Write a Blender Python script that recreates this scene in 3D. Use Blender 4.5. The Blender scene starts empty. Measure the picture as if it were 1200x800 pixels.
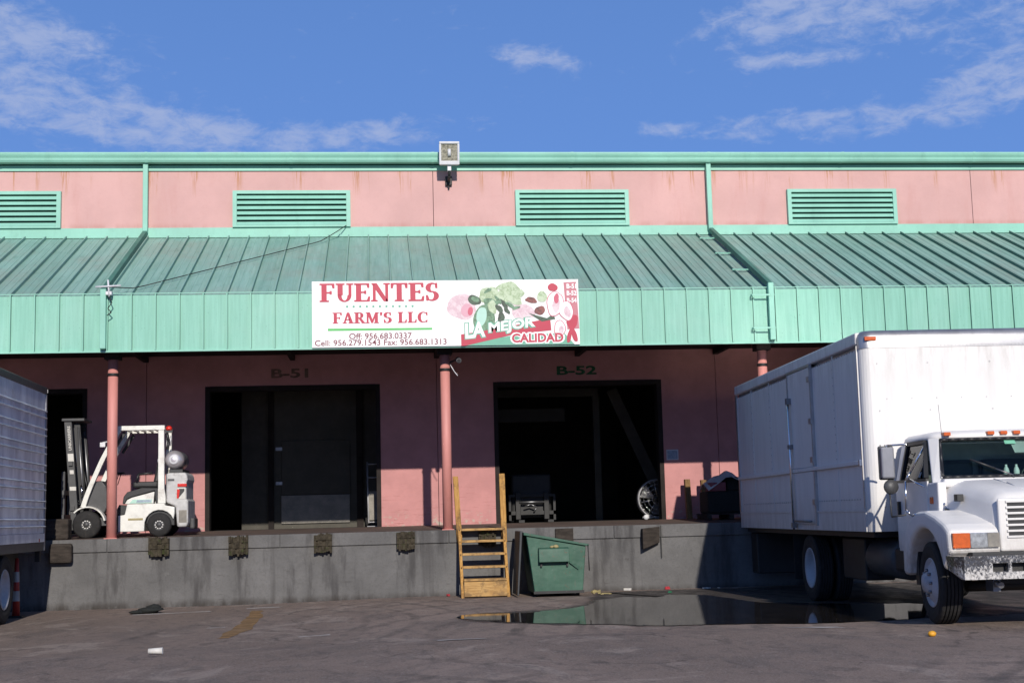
import bpy, bmesh, math, random
from mathutils import Vector, Matrix
random.seed(7)
SC = bpy.context.scene
COL = SC.collection
PI = math.pi

# ------------------------------------------------------------------ camera
cam_d = bpy.data.cameras.new('camera')
cam = bpy.data.objects.new('camera', cam_d)
COL.objects.link(cam)
SC.camera = cam
YAW, PITCH, ROLL = 0.0974, 0.1249, -0.0256
cam_d.sensor_width = 36.0
cam_d.lens = 36.0 * 1622.4 / 1200.0
cam_d.clip_start = 0.1
cam_d.clip_end = 3000.0
_cy, _sy, _cp, _sp = math.cos(YAW), math.sin(YAW), math.cos(PITCH), math.sin(PITCH)
_f = Vector((_sy * _cp, _cy * _cp, _sp))
_r = Vector((_cy, -_sy, 0.0))
_u = _r.cross(_f)
_r2 = math.cos(ROLL) * _r + math.sin(ROLL) * _u
_u2 = -math.sin(ROLL) * _r + math.cos(ROLL) * _u
cam.matrix_world = Matrix(((_r2.x, _u2.x, -_f.x, 0.0), (_r2.y, _u2.y, -_f.y, -24.6),
                           (_r2.z, _u2.z, -_f.z, 1.41), (0, 0, 0, 1)))

# ------------------------------------------------------------------ light
SUN_DIR = Vector((-0.064, 1.0, -0.46)).normalized()
SUN_EL = math.asin(-SUN_DIR.z)
sun_d = bpy.data.lights.new('sun', 'SUN')
sun_d.energy = 4.3
sun_d.angle = math.radians(0.55)
sun_d.color = (1.0, 0.94, 0.85)
sun = bpy.data.objects.new('sun', sun_d)
COL.objects.link(sun)
sun.location = (4, -60, 30)
sun.rotation_euler = SUN_DIR.to_track_quat('-Z', 'Y').to_euler()

world = bpy.data.worlds.new('World')
SC.world = world
world.use_nodes = True
wt = world.node_tree
for n in list(wt.nodes):
    wt.nodes.remove(n)


def wn(t, **kw):
    n = wt.nodes.new(t)
    for k, v in kw.items():
        setattr(n, k, v)
    return n


w_out = wn('ShaderNodeOutputWorld')
w_bg = wn('ShaderNodeBackground')
w_bg.inputs['Strength'].default_value = 0.062
sky = wn('ShaderNodeTexSky', sky_type='NISHITA', sun_disc=False)
sky.sun_elevation = SUN_EL
sky.sun_rotation = PI - 0.064
sky.air_density = 1.0
sky.dust_density = 0.3
sky.ozone_density = 2.5
tc = wn('ShaderNodeTexCoord')
sep = wn('ShaderNodeSeparateXYZ')
wt.links.new(tc.outputs['Generated'], sep.inputs[0])


def wmath(op, a, b=None, clamp=False):
    n = wn('ShaderNodeMath', operation=op, use_clamp=clamp)
    for i, v in enumerate((a, b)):
        if v is None:
            continue
        if isinstance(v, (int, float)):
            n.inputs[i].default_value = v
        else:
            wt.links.new(v, n.inputs[i])
    return n.outputs[0]


zc = wmath('MAXIMUM', sep.outputs['Z'], 0.03)
zc = wmath('ADD', zc, 0.06)
cx = wmath('DIVIDE', sep.outputs['X'], zc)
cyy = wmath('DIVIDE', sep.outputs['Y'], zc)
comb = wn('ShaderNodeCombineXYZ')
wt.links.new(cx, comb.inputs[0])
wt.links.new(cyy, comb.inputs[1])
cl1 = wn('ShaderNodeTexNoise')
cl1.inputs['Scale'].default_value = 0.62
cl1.inputs['Detail'].default_value = 2.0
wt.links.new(comb.outputs[0], cl1.inputs['Vector'])
cl2 = wn('ShaderNodeTexNoise')
cl2.inputs['Scale'].default_value = 3.4
cl2.inputs['Detail'].default_value = 9.0
cl2.inputs['Roughness'].default_value = 0.58
cl2.inputs['Distortion'].default_value = 0.5
wt.links.new(comb.outputs[0], cl2.inputs['Vector'])
cloud_ramp = wn('ShaderNodeMapRange')
cloud_ramp.inputs['From Min'].default_value = 1.09
cloud_ramp.inputs['From Max'].default_value = 1.52
cloud_ramp.inputs['To Min'].default_value = 0.0
cloud_ramp.inputs['To Max'].default_value = 0.62
cloud_ramp.interpolation_type = 'SMOOTHSTEP'
cmix = wn('ShaderNodeMix', data_type='RGBA')
wt.links.new(cloud_ramp.outputs[0], cmix.inputs['Factor'])
tint = wn('ShaderNodeMix', data_type='RGBA', blend_type='MULTIPLY')
tint.inputs['Factor'].default_value = 1.0
tint.inputs['B'].default_value = (0.92, 1.0, 1.12, 1)
wt.links.new(sky.outputs[0], tint.inputs['A'])
even = wn('ShaderNodeMix', data_type='RGBA')
even.inputs['Factor'].default_value = 0.9
wt.links.new(tint.outputs['Result'], even.inputs['A'])
# clear blue that deepens towards the zenith
grad = wn('ShaderNodeMix', data_type='RGBA')
wt.links.new(wmath('MAXIMUM', sep.outputs['Z'], 0.0), grad.inputs['Factor'])
grad.inputs['A'].default_value = (2.6, 5.6, 13.8, 1)
grad.inputs['B'].default_value = (0.55, 1.35, 3.8, 1)
wt.links.new(grad.outputs['Result'], even.inputs['B'])
wt.links.new(even.outputs['Result'], cmix.inputs['A'])
cmix.inputs['B'].default_value = (7.2, 8.2, 11.4, 1)
# cloud banks, by azimuth and elevation, broken up by the noise above
az = wmath('ARCTAN2', sep.outputs['X'], sep.outputs['Y'])
el = wmath('ARCSINE', sep.outputs['Z'])


def bank(px, py, wx, wy, amp, slope=0.0):
    a0 = 0.0974 + (px - 600) / 1622.0
    e0 = 0.1249 + (400 - py) / 1622.0 - 0.0256 * (px - 600) / 1622.0
    da = wmath('SUBTRACT', az, a0)
    de = wmath('SUBTRACT', wmath('SUBTRACT', el, e0), wmath('MULTIPLY', da, slope))
    qa = wmath('MULTIPLY', da, 1622.0 / wx)
    qe = wmath('MULTIPLY', de, 1622.0 / wy)
    r2 = wmath('ADD', wmath('MULTIPLY', qa, qa), wmath('MULTIPLY', qe, qe))
    return wmath('MULTIPLY', wmath('POWER', 2.718, wmath('MULTIPLY', r2, -1.0)), amp)


tot = None
for b_ in ((40, 150, 230, 38, 0.50, -0.12), (60, 75, 120, 30, 0.34, -0.2), (-80, 110, 150, 60, 0.45, 0), (215, 165, 120, 22, 0.34, -0.05), (430, 164, 120, 17, 0.46, 0.1),
           (615, 70, 32, 13, 0.48, 0.0), (672, 78, 32, 11, 0.48, -0.1), (785, 155, 42, 10, 0.42, 0.0), (965, 158, 150, 20, 0.54, 0.0), (1030, 25, 170, 32, 0.50, 0.18), (930, 25, 100, 26, 0.38, 0.1), (1060, 60, 60, 20, 0.2, 0.0),
           (915, 86, 36, 12, 0.44, 0), (985, 86, 46, 11, 0.42, 0), (1165, 130, 80, 28, 0.54, 0.2), (1180, 70, 90, 60, 0.2, 0.0), (1260, 90, 120, 60, 0.3, 0.0)):
    v = bank(*b_)
    tot = v if tot is None else wmath('ADD', tot, v)
tot = wmath('MINIMUM', wmath('MULTIPLY', tot, 1.12), 0.55)
cv = wn('ShaderNodeCombineXYZ')
wt.links.new(az, cv.inputs[0])
wt.links.new(wmath('MULTIPLY', el, 2.1), cv.inputs[1])
cl3 = wn('ShaderNodeTexNoise')
cl3.inputs['Scale'].default_value = 42.0
cl3.inputs['Detail'].default_value = 9.0
cl3.inputs['Roughness'].default_value = 0.66
cl3.inputs['Distortion'].default_value = 0.35
wt.links.new(cv.outputs[0], cl3.inputs['Vector'])
csum2 = wmath('ADD', tot, wmath('ADD', wmath('MULTIPLY', cl1.outputs['Fac'], 0.42), wmath('ADD', wmath('MULTIPLY', cl2.outputs['Fac'], 0.30), wmath('MULTIPLY', cl3.outputs['Fac'], 1.45))))
wt.links.new(csum2, cloud_ramp.inputs['Value'])
cloud_ramp.inputs['From Min'].default_value = 1.27
cloud_ramp.inputs['From Max'].default_value = 1.86
cloud_ramp.inputs['To Max'].default_value = 0.62
wt.links.new(cmix.outputs['Result'], w_bg.inputs['Color'])
wt.links.new(w_bg.outputs[0], w_out.inputs[0])

SC.view_settings.view_transform = 'Standard'
SC.view_settings.look = 'None'
SC.view_settings.exposure = 0.03
SC.view_settings.gamma = 1.0
SC.view_settings.use_curve_mapping = False
SC.render.engine = 'CYCLES'
SC.cycles.use_denoising = True
SC.cycles.max_bounces = 8
SC.cycles.caustics_reflective = True
SC.cycles.blur_glossy = 0.0


# ------------------------------------------------------------------ materials
def srgb(r, g, b):
    def f(c):
        c /= 255.0
        return c / 12.92 if c <= 0.04045 else ((c + 0.055) / 1.055) ** 2.4
    return (f(r), f(g), f(b), 1.0)


class NT:
    def __init__(s, name):
        s.m = bpy.data.materials.new(name)
        s.m.use_nodes = True
        s.t = s.m.node_tree
        s.b = s.t.nodes['Principled BSDF']
        s.pos = None

    def n(s, t, **kw):
        x = s.t.nodes.new(t)
        for k, v in kw.items():
            setattr(x, k, v)
        return x

    def link(s, a, b):
        s.t.links.new(a, b)

    def position(s):
        if s.pos is None:
            s.pos = s.n('ShaderNodeNewGeometry').outputs['Position']
        return s.pos

    def noise(s, scale, detail=4, rough=0.55, stretch=(1, 1, 1), distort=0.0, off=(0, 0, 0)):
        mp = s.n('ShaderNodeMapping')
        mp.inputs['Scale'].default_value = stretch
        mp.inputs['Location'].default_value = off
        s.link(s.position(), mp.inputs['Vector'])
        nz = s.n('ShaderNodeTexNoise')
        nz.inputs['Scale'].default_value = scale
        nz.inputs['Detail'].default_value = detail
        nz.inputs['Roughness'].default_value = rough
        nz.inputs['Distortion'].default_value = distort
        s.link(mp.outputs[0], nz.inputs['Vector'])
        return nz.outputs['Fac']

    def rng(s, v, a, b, c=0.0, d=1.0, smooth=True):
        r = s.n('ShaderNodeMapRange')
        if smooth:
            r.interpolation_type = 'SMOOTHSTEP'
        for k, x in zip(('From Min', 'From Max', 'To Min', 'To Max'), (a, b, c, d)):
            r.inputs[k].default_value = x
        s.link(v, r.inputs['Value'])
        return r.outputs[0]

    def mix(s, fac, a, b, mode='MIX'):
        m = s.n('ShaderNodeMix', data_type='RGBA', blend_type=mode)
        if isinstance(fac, (int, float)):
            m.inputs['Factor'].default_value = fac
        else:
            s.link(fac, m.inputs['Factor'])
        for k, v in (('A', a), ('B', b)):
            if isinstance(v, (tuple, list)):
                m.inputs[k].default_value = tuple(v) if len(v) == 4 else tuple(v) + (1.0,)
            else:
                s.link(v, m.inputs[k])
        return m.outputs['Result']

    def math(s, op, a, b):
        m = s.n('ShaderNodeMath', operation=op)
        for i, v in enumerate((a, b)):
            if isinstance(v, (int, float)):
                m.inputs[i].default_value = v
            else:
                s.link(v, m.inputs[i])
        return m.outputs[0]

    def bump(s, h, strength=0.3, dist=0.01):
        b = s.n('ShaderNodeBump')
        b.inputs['Strength'].default_value = strength
        b.inputs['Distance'].default_value = dist
        s.link(h, b.inputs['Height'])
        s.link(b.outputs[0], s.b.inputs['Normal'])

    def done(s, col, rough=0.6, metal=0.0, spec=0.5):
        if isinstance(col, (tuple, list)):
            s.b.inputs['Base Color'].default_value = tuple(col) if len(col) == 4 else tuple(col) + (1.0,)
        else:
            s.link(col, s.b.inputs['Base Color'])
        if isinstance(rough, (int, float)):
            s.b.inputs['Roughness'].default_value = rough
        else:
            s.link(rough, s.b.inputs['Roughness'])
        s.b.inputs['Metallic'].default_value = metal
        s.b.inputs['Specular IOR Level'].default_value = spec
        return s.m


def c4(c):
    return tuple(c) if len(c) == 4 else tuple(c) + (1.0,)


def sc_(c, k):
    return (c[0] * k, c[1] * k, c[2] * k, 1.0)


def plain(name, col, rough=0.6, metal=0.0, var=0.18, scale=6.0, bump=0.0, spec=0.5, dirt=None, dirt_amt=0.5, stretch=(1, 1, 1)):
    """ordinary worn surface: base colour with broad and fine variation, optional dirt patches"""
    t = NT(name)
    a = t.noise(scale, 5, 0.6, stretch)
    b = t.noise(scale * 9, 3, 0.6, stretch)
    c = t.mix(t.rng(a, 0.3, 0.7), sc_(col, 1 - var), sc_(col, 1 + var * 0.6))
    c = t.mix(t.rng(b, 0.35, 0.75, 0, 0.35), c, sc_(col, 1 - var * 1.3))
    if dirt is not None:
        d = t.noise(scale * 0.6, 7, 0.68, stretch, 0.3, (3.1, 1.7, 5.2))
        c = t.mix(t.rng(d, 0.52, 0.72, 0, dirt_amt), c, c4(dirt))
    if bump:
        t.bump(b, bump, 0.01)
    return t.done(c, rough, metal, spec)


def streaky(name, col, dirtcol, amt, rough=0.6, hz=9.0, vert=0.5, bump=0.0, patch=0.25, spec=0.4, lo=0.5, hi=0.78, along='z'):
    """painted sheet with rain streaks running down"""
    t = NT(name)
    st = (1, 1, vert / hz) if along == 'z' else (1, vert / hz, vert / hz)
    s1 = t.noise(hz, 6, 0.65, st)
    s2 = t.noise(1.1, 5, 0.6)
    s3 = t.noise(22, 3, 0.6)
    c = t.mix(t.rng(s2, 0.32, 0.7), sc_(col, 1.0 - patch), sc_(col, 1.0 + patch * 0.4))
    c = t.mix(t.rng(s1, lo, hi, 0, amt), c, c4(dirtcol))
    c = t.mix(t.rng(s3, 0.5, 0.8, 0, 0.18), c, c4(dirtcol))
    if bump:
        t.bump(s3, bump, 0.01)
    return t.done(c, rough, 0.0, spec)


M = {}


def mk_upper():
    t = NT('pink_stucco_upper')
    pz = t.n('ShaderNodeSeparateXYZ')
    t.link(t.position(), pz.inputs[0])
    s1 = t.noise(3.0, 6, 0.65, (1, 1, 0.2))
    s2 = t.noise(0.8, 5, 0.6)
    s3 = t.noise(22, 4, 0.6)
    r1 = t.noise(2.3, 2, 0.5, (1, 0, 0.0), 0, (5.3, 0, 0))
    r2 = t.noise(30, 4, 0.6, (1, 1, 0.05))
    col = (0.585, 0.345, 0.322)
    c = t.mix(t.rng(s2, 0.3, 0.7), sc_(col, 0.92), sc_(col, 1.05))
    c = t.mix(t.rng(s1, 0.5, 0.78, 0, 0.4), c, (0.5, 0.25, 0.22, 1))
    c = t.mix(t.rng(s3, 0.5, 0.8, 0, 0.15), c, (0.45, 0.22, 0.19, 1))
    zz = t.rng(pz.outputs['Z'], 8.0, 8.66, 0, 1)
    m = t.math('MULTIPLY', t.math('MULTIPLY', t.rng(r1, 0.52, 0.62), t.rng(r2, 0.46, 0.58)), zz)
    c = t.mix(t.math('MULTIPLY', m, 0.75), c, (0.40, 0.17, 0.05, 1))
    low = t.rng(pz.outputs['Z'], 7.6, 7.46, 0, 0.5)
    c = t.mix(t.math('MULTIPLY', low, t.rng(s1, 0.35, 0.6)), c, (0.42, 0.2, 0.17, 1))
    t.bump(s3, 0.12, 0.01)
    return t.done(c, 0.85)


M['pink_upper'] = mk_upper()


def mk_lower_pink():
    t = NT('pink_wall_lower')
    pz = t.n('ShaderNodeSeparateXYZ')
    t.link(t.position(), pz.inputs[0])
    s1 = t.noise(2.2, 6, 0.65)
    s2 = t.noise(9, 5, 0.65, (1, 1, 1.6))
    hscr = t.noise(5, 5, 0.7, (0.6, 1, 6.0), 0.2)
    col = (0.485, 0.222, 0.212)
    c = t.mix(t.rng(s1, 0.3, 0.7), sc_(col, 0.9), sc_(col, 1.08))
    low = t.rng(pz.outputs['Z'], 1.25, 2.3, 1.0, 0.0)
    scr = t.math('MULTIPLY', t.rng(hscr, 0.56, 0.66), t.rng(pz.outputs['Z'], 1.25, 2.4, 0.75, 0.0))
    c = t.mix(scr, c, (0.33, 0.12, 0.11, 1))
    chip = t.math('MULTIPLY', t.rng(s2, 0.56, 0.62), t.rng(pz.outputs['Z'], 1.28, 1.62, 0.95, 0.0))
    c = t.mix(chip, c, (0.42, 0.34, 0.28, 1))
    t.bump(s2, 0.2, 0.01)
    return t.done(c, 0.8)


M['pink_lower'] = mk_lower_pink()
M['pink_post'] = plain('pink_post_paint', (0.56, 0.23, 0.20), 0.55, 0, 0.1, 4, 0, 0.4, (0.3, 0.13, 0.1), 0.25, (1, 1, 0.3))
M['mint'] = streaky('mint_paint', (0.165, 0.50, 0.355), (0.115, 0.34, 0.24), 0.35, 0.5, 7.0, 0.5, 0, 0.08)
M['mint_trim'] = streaky('mint_trim_paint', (0.25, 0.53, 0.42), (0.16, 0.36, 0.28), 0.4, 0.5, 5.0, 1.5, 0, 0.1)


def mk_slope():
    t = NT('weathered_mint_roof')
    st = (1, 0.07, 0.07)
    s1 = t.noise(14, 6, 0.65, st)
    s2 = t.noise(0.55, 6, 0.62, (1, 1, 1), 0.4)
    s3 = t.noise(4.5, 6, 0.7, (1, 0.6, 0.6))
    c = t.mix(t.rng(s1, 0.3, 0.72), (0.205, 0.365, 0.31, 1), (0.28, 0.455, 0.395, 1))
    c = t.mix(t.math('MULTIPLY', t.rng(s2, 0.42, 0.66, 0, 0.55), t.rng(s3, 0.3, 0.65, 0.35, 1)), c, (0.29, 0.31, 0.265, 1))
    c = t.mix(t.rng(s3, 0.56, 0.75, 0, 0.55), c, (0.11, 0.23, 0.185, 1))
    oi = t.n('ShaderNodeObjectInfo')
    c = t.mix(t.rng(oi.outputs['Random'], 0, 1, 0, 0.28, False), c, (0.085, 0.2, 0.15, 1))
    return t.done(c, 0.62, 0, 0.3)


M['slope'] = mk_slope()


def mk_fascia():
    t = NT('mint_fascia_sheet')
    s1 = t.noise(16, 6, 0.65, (1, 1, 0.05))
    s2 = t.noise(0.8, 5, 0.6)
    s3 = t.noise(40, 3, 0.6)
    c = t.mix(t.rng(s1, 0.3, 0.72), (0.185, 0.425, 0.325, 1), (0.245, 0.525, 0.415, 1))
    c = t.mix(t.rng(s2, 0.45, 0.7, 0, 0.3), c, (0.31, 0.53, 0.44, 1))
    c = t.mix(t.rng(s3, 0.66, 0.74, 0, 0.7), c, (0.06, 0.16, 0.11, 1))
    oi = t.n('ShaderNodeObjectInfo')
    c = t.mix(t.rng(oi.outputs['Random'], 0, 1, 0, 0.16, False), c, (0.14, 0.355, 0.265, 1))
    return t.done(c, 0.5, 0, 0.4)


M['fascia'] = mk_fascia()
M['rib_dark'] = streaky('seam_shade_and_grime', (0.085, 0.20, 0.155), (0.04, 0.095, 0.075), 0.6, 0.65, 5, 0.5)  # shade painted on the ribs' left sides, plus grime along the seam
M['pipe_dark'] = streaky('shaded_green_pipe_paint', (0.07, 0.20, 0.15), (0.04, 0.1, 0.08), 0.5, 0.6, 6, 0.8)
M['mint_dark'] = plain('dark_green_recess', (0.04, 0.14, 0.11), 0.8)
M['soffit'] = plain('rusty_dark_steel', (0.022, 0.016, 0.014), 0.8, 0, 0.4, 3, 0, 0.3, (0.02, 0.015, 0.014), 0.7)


def mk_concrete():
    t = NT('stained_concrete')
    s1 = t.noise(1.3, 6, 0.62)
    s2 = t.noise(3.0, 6, 0.66, (1, 1, 0.16))
    s3 = t.noise(26, 4, 0.65)
    s4 = t.noise(5.0, 7, 0.72, (1, 1, 1), 0.3, (4, 0, 2))
    col = (0.130, 0.126, 0.124)
    c = t.mix(t.rng(s1, 0.3, 0.72), sc_(col, 0.82), sc_(col, 1.15))
    c = t.mix(t.rng(s2, 0.50, 0.68, 0, 0.75), c, (0.045, 0.042, 0.042, 1))
    s6 = t.noise(1.1, 6, 0.6, (1, 1, 0.05), 0, (7, 0, 0))
    c = t.mix(t.rng(s6, 0.58, 0.66, 0, 0.6), c, (0.05, 0.046, 0.045, 1))
    pz = t.n('ShaderNodeSeparateXYZ')
    t.link(t.position(), pz.inputs[0])
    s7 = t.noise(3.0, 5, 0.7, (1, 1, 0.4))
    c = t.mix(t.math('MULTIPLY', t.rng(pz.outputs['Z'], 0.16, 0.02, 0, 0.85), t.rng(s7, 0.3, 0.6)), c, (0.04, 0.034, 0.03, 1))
    s8 = t.noise(8.0, 5, 0.7, (0.35, 1, 1.6), 0, (3, 0, 1))
    c = t.mix(t.rng(s8, 0.60, 0.72, 0, 0.5), c, (0.06, 0.056, 0.055, 1))
    c = t.mix(t.rng(s4, 0.62, 0.74, 0, 0.55), c, (0.21, 0.205, 0.195, 1))
    c = t.mix(t.rng(s3, 0.45, 0.78, 0, 0.4), c, sc_(col, 0.55))
    t.bump(s3, 0.5, 0.012)
    return t.done(c, 0.9, 0, 0.25)


M['concrete'] = mk_concrete()
M['dock_top'] = plain('brown_dock_floor', (0.13, 0.094, 0.078), 0.85, 0, 0.3, 1.6, 0.3, 0.25, (0.06, 0.05, 0.045), 0.6)


def mk_asphalt():
    t = NT('worn_asphalt')
    s1 = t.noise(0.30, 6, 0.62, (0.9, 0.5, 1), 0.3)
    s2 = t.noise(1.1, 7, 0.70, (0.8, 0.42, 1), 0.6, (5, 2, 0))
    s3 = t.noise(48, 3, 0.75)
    s4 = t.noise(7, 6, 0.75, (0.9, 0.45, 1))
    s5 = t.noise(0.8, 6, 0.72, (0.8, 0.5, 1), 1.2, (11, 3, 0))
    s6 = t.noise(2.6, 6, 0.7, (1, 0.4, 1), 0.8, (2, 9, 0))
    col = (0.245, 0.185, 0.152)
    c = t.mix(t.rng(s1, 0.32, 0.68), sc_(col, 0.78), sc_(col, 1.12))
    c = t.mix(t.rng(s2, 0.50, 0.64, 0, 0.5), c, (0.125, 0.103, 0.092, 1))
    c = t.mix(t.rng(s5, 0.55, 0.63, 0, 0.6), c, (0.34, 0.275, 0.232, 1))
    c = t.mix(t.rng(s4, 0.50, 0.64, 0, 0.55), c, (0.115, 0.096, 0.086, 1))
    c = t.mix(t.rng(s6, 0.57, 0.66, 0, 0.6), c, (0.095, 0.078, 0.07, 1))
    c = t.mix(t.rng(s3, 0.5, 0.72, 0, 0.6), c, (0.36, 0.315, 0.28, 1))
    c = t.mix(t.rng(s3, 0.44, 0.30, 0, 0.6), c, (0.07, 0.06, 0.055, 1))
    s9 = t.noise(16, 4, 0.7, (1, 0.5, 1))
    c = t.mix(t.rng(s9, 0.60, 0.72, 0, 0.45), c, (0.34, 0.29, 0.25, 1))
    c = t.mix(t.rng(s9, 0.40, 0.28, 0, 0.5), c, (0.08, 0.068, 0.062, 1))
    # cracks: cell edges, broken up
    vo = t.n('ShaderNodeTexVoronoi', feature='DISTANCE_TO_EDGE')
    vo.inputs['Scale'].default_value = 0.22
    wob = t.n('ShaderNodeVectorMath', operation='ADD')
    nzc = t.n('ShaderNodeTexNoise')
    nzc.inputs['Scale'].default_value = 1.2
    nzc.inputs['Detail'].default_value = 5
    t.link(t.position(), nzc.inputs['Vector'])
    t.link(nzc.outputs['Color'], wob.inputs[0])
    t.link(t.position(), wob.inputs[1])
    t.link(wob.outputs[0], vo.inputs['Vector'])
    crack = t.math('MULTIPLY', t.rng(vo.outputs['Distance'], 0.007, 0.002), t.rng(s5, 0.47, 0.54))
    c = t.mix(t.math('MULTIPLY', crack, 0.5), c, (0.05, 0.043, 0.04, 1))
    # curved tyre scuffs, two turning circles
    for loc, sc0, dist in (((7.5, 5.5, 0), 0.45, 2.2), ((-6.0, 8.0, 0), 0.32, 3.0)):
        wv = t.n('ShaderNodeTexWave', wave_type='RINGS', rings_direction='Z')
        mp = t.n('ShaderNodeMapping')
        mp.inputs['Location'].default_value = loc
        t.link(t.position(), mp.inputs['Vector'])
        t.link(mp.outputs[0], wv.inputs['Vector'])
        wv.inputs['Scale'].default_value = sc0
        wv.inputs['Distortion'].default_value = dist
        wv.inputs['Detail'].default_value = 3
        wv.inputs['Detail Scale'].default_value = 0.4
        msk = t.math('MULTIPLY', t.rng(wv.outputs['Fac'], 0.86, 0.98, 0, 0.5), t.math('MULTIPLY', t.rng(s1, 0.42, 0.6), t.rng(s6, 0.35, 0.6)))
        c = t.mix(msk, c, (0.075, 0.064, 0.058, 1))
    t.bump(t.math('ADD', s3, s4), 0.6, 0.02)
    return t.done(c, t.rng(s2, 0.3, 0.7, 0.95, 0.8), 0, 0.15)


M['asphalt'] = mk_asphalt()


def edge_fade(t, lo, hi, amt, nscale, top=1.0):
    """let the thin film thin out to nothing towards its rim"""
    at = t.n('ShaderNodeAttribute', attribute_name='edge')
    nz = t.noise(nscale, 6, 0.7, (1, 0.5, 1), 0.3)
    f = t.rng(t.math('ADD', at.outputs['Fac'], t.math('MULTIPLY', t.math('SUBTRACT', nz, 0.5), amt)), lo, hi, 0, top)
    tr = t.n('ShaderNodeBsdfTransparent')
    mx = t.n('ShaderNodeMixShader')
    out = t.t.nodes['Material Output']
    t.link(f, mx.inputs[0])
    t.link(tr.outputs[0], mx.inputs[1])
    t.link(t.b.outputs[0], mx.inputs[2])
    t.link(mx.outputs[0], out.inputs[0])


def mk_wet():
    t = NT('wet_asphalt')
    s3 = t.noise(48, 3, 0.75)
    s4 = t.noise(3, 6, 0.75, (1, 0.5, 1))
    c = t.mix(t.rng(s4, 0.4, 0.65), (0.05, 0.043, 0.039, 1), (0.095, 0.08, 0.07, 1))
    c = t.mix(t.rng(s3, 0.5, 0.75, 0, 0.4), c, (0.15, 0.13, 0.115, 1))
    t.bump(s3, 0.3, 0.01)
    edge_fade(t, 0.25, 0.85, 1.1, 2.2, 0.9)
    return t.done(c, t.rng(s4, 0.35, 0.65, 0.6, 0.34), 0, 0.4)


M['wet'] = mk_wet()


def mk_water():
    t = NT('puddle_water')
    s = t.noise(1.6, 3, 0.6)
    d = t.noise(9, 6, 0.72, (1, 0.4, 1))
    t.bump(s, 0.025, 0.01)
    t.b.inputs['IOR'].default_value = 1.42
    c = t.mix(t.rng(d, 0.45, 0.7), (0.02, 0.017, 0.015, 1), (0.045, 0.038, 0.033, 1))
    edge_fade(t, 0.3, 0.6, 1.0, 5.0)
    return t.done(c, t.rng(d, 0.55, 0.75, 0.03, 0.09), 0, 0.7)


M['water'] = mk_water()
M['old_yellow'] = plain('worn_yellow_paint', (0.25, 0.15, 0.07), 0.85, 0, 0.4, 5, 0, 0.2, (0.17, 0.135, 0.11), 0.85)
M['old_white'] = plain('worn_white_paint', (0.44, 0.40, 0.37), 0.85, 0, 0.3, 8, 0, 0.2, (0.2, 0.17, 0.15), 0.8)


def mk_white():
    t = NT('road_grimed_white_paint')
    ps = t.n('ShaderNodeSeparateXYZ')
    t.link(t.position(), ps.inputs[0])
    s1 = t.noise(3, 6, 0.65)
    s2 = t.noise(18, 5, 0.7, (1, 1, 0.25))
    s3 = t.noise(70, 3, 0.6)
    c = t.mix(t.rng(s1, 0.3, 0.7), (0.71, 0.69, 0.665, 1), (0.66, 0.64, 0.615, 1))
    g = t.math('MULTIPLY', t.rng(ps.outputs['Z'], 1.25, 0.70, 0.0, 0.8), t.rng(s2, 0.3, 0.65, 0.25, 1))
    c = t.mix(g, c, (0.36, 0.32, 0.28, 1))
    c = t.mix(t.rng(s2, 0.62, 0.78, 0, 0.35), c, (0.46, 0.43, 0.40, 1))
    c = t.mix(t.rng(s3, 0.68, 0.74, 0, 0.5), c, (0.35, 0.3, 0.26, 1))
    return t.done(c, t.rng(s1, 0.3, 0.7, 0.32, 0.5), 0, 0.5)


M['white_paint'] = mk_white()


def mk_boxside():
    t = NT('scuffed_white_panel')
    s1 = t.noise(6.0, 6, 0.65, (1, 1, 0.12))
    s2 = t.noise(0.9, 5, 0.6)
    s3 = t.noise(14, 4, 0.8, (1, 0.35, 1))
    c = t.mix(t.rng(s1, 0.4, 0.75), (0.71, 0.69, 0.67, 1), (0.63, 0.61, 0.59, 1))
    c = t.mix(t.rng(s2, 0.45, 0.7, 0, 0.35), c, (0.62, 0.6, 0.57, 1))
    c = t.mix(t.rng(s3, 0.68, 0.76, 0, 0.5), c, (0.42, 0.4, 0.38, 1))
    ps = t.n('ShaderNodeSeparateXYZ')
    t.link(t.position(), ps.inputs[0])
    s4 = t.noise(9, 6, 0.7, (1, 1, 0.18), 0, (4, 4, 0))
    g = t.math('MULTIPLY', t.rng(ps.outputs['Z'], 1.75, 1.10, 0.0, 0.75), t.rng(s4, 0.3, 0.65, 0.3, 1))
    c = t.mix(g, c, (0.40, 0.37, 0.34, 1))
    up = t.math('MULTIPLY', t.rng(ps.outputs['Z'], 2.7, 3.55, 0.0, 0.55), t.rng(s4, 0.45, 0.68))
    c = t.mix(up, c, (0.46, 0.43, 0.40, 1))
    t.bump(s2, 0.12, 0.02)
    return t.done(c, 0.45, 0, 0.5)


M['boxside'] = mk_boxside()
M['aluminium'] = plain('dull_aluminium', (0.46, 0.45, 0.45), 0.42, 0.8, 0.15, 5, 0, 0.5, (0.3, 0.29, 0.28), 0.4)
M['mirror_grey'] = plain('grey_mirror_shell', (0.26, 0.26, 0.28), 0.3, 0.3, 0.1, 5)
M['chrome'] = plain('bright_metal', (0.75, 0.75, 0.76), 0.18, 1.0, 0.06, 5)
M['steel'] = plain('grey_steel', (0.25, 0.25, 0.26), 0.4, 0.8, 0.2, 6, 0, 0.5, (0.12, 0.1, 0.09), 0.5)
M['dark_metal'] = plain('black_chassis_steel', (0.018, 0.017, 0.017), 0.6, 0, 0.3, 5)
M['rubber'] = plain('tyre_rubber', (0.022, 0.021, 0.021), 0.8, 0, 0.25, 12, 0, 0.3, (0.06, 0.052, 0.047), 0.5)
M['black'] = plain('black_plastic', (0.02, 0.02, 0.021), 0.5, 0, 0.2, 8)
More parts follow.
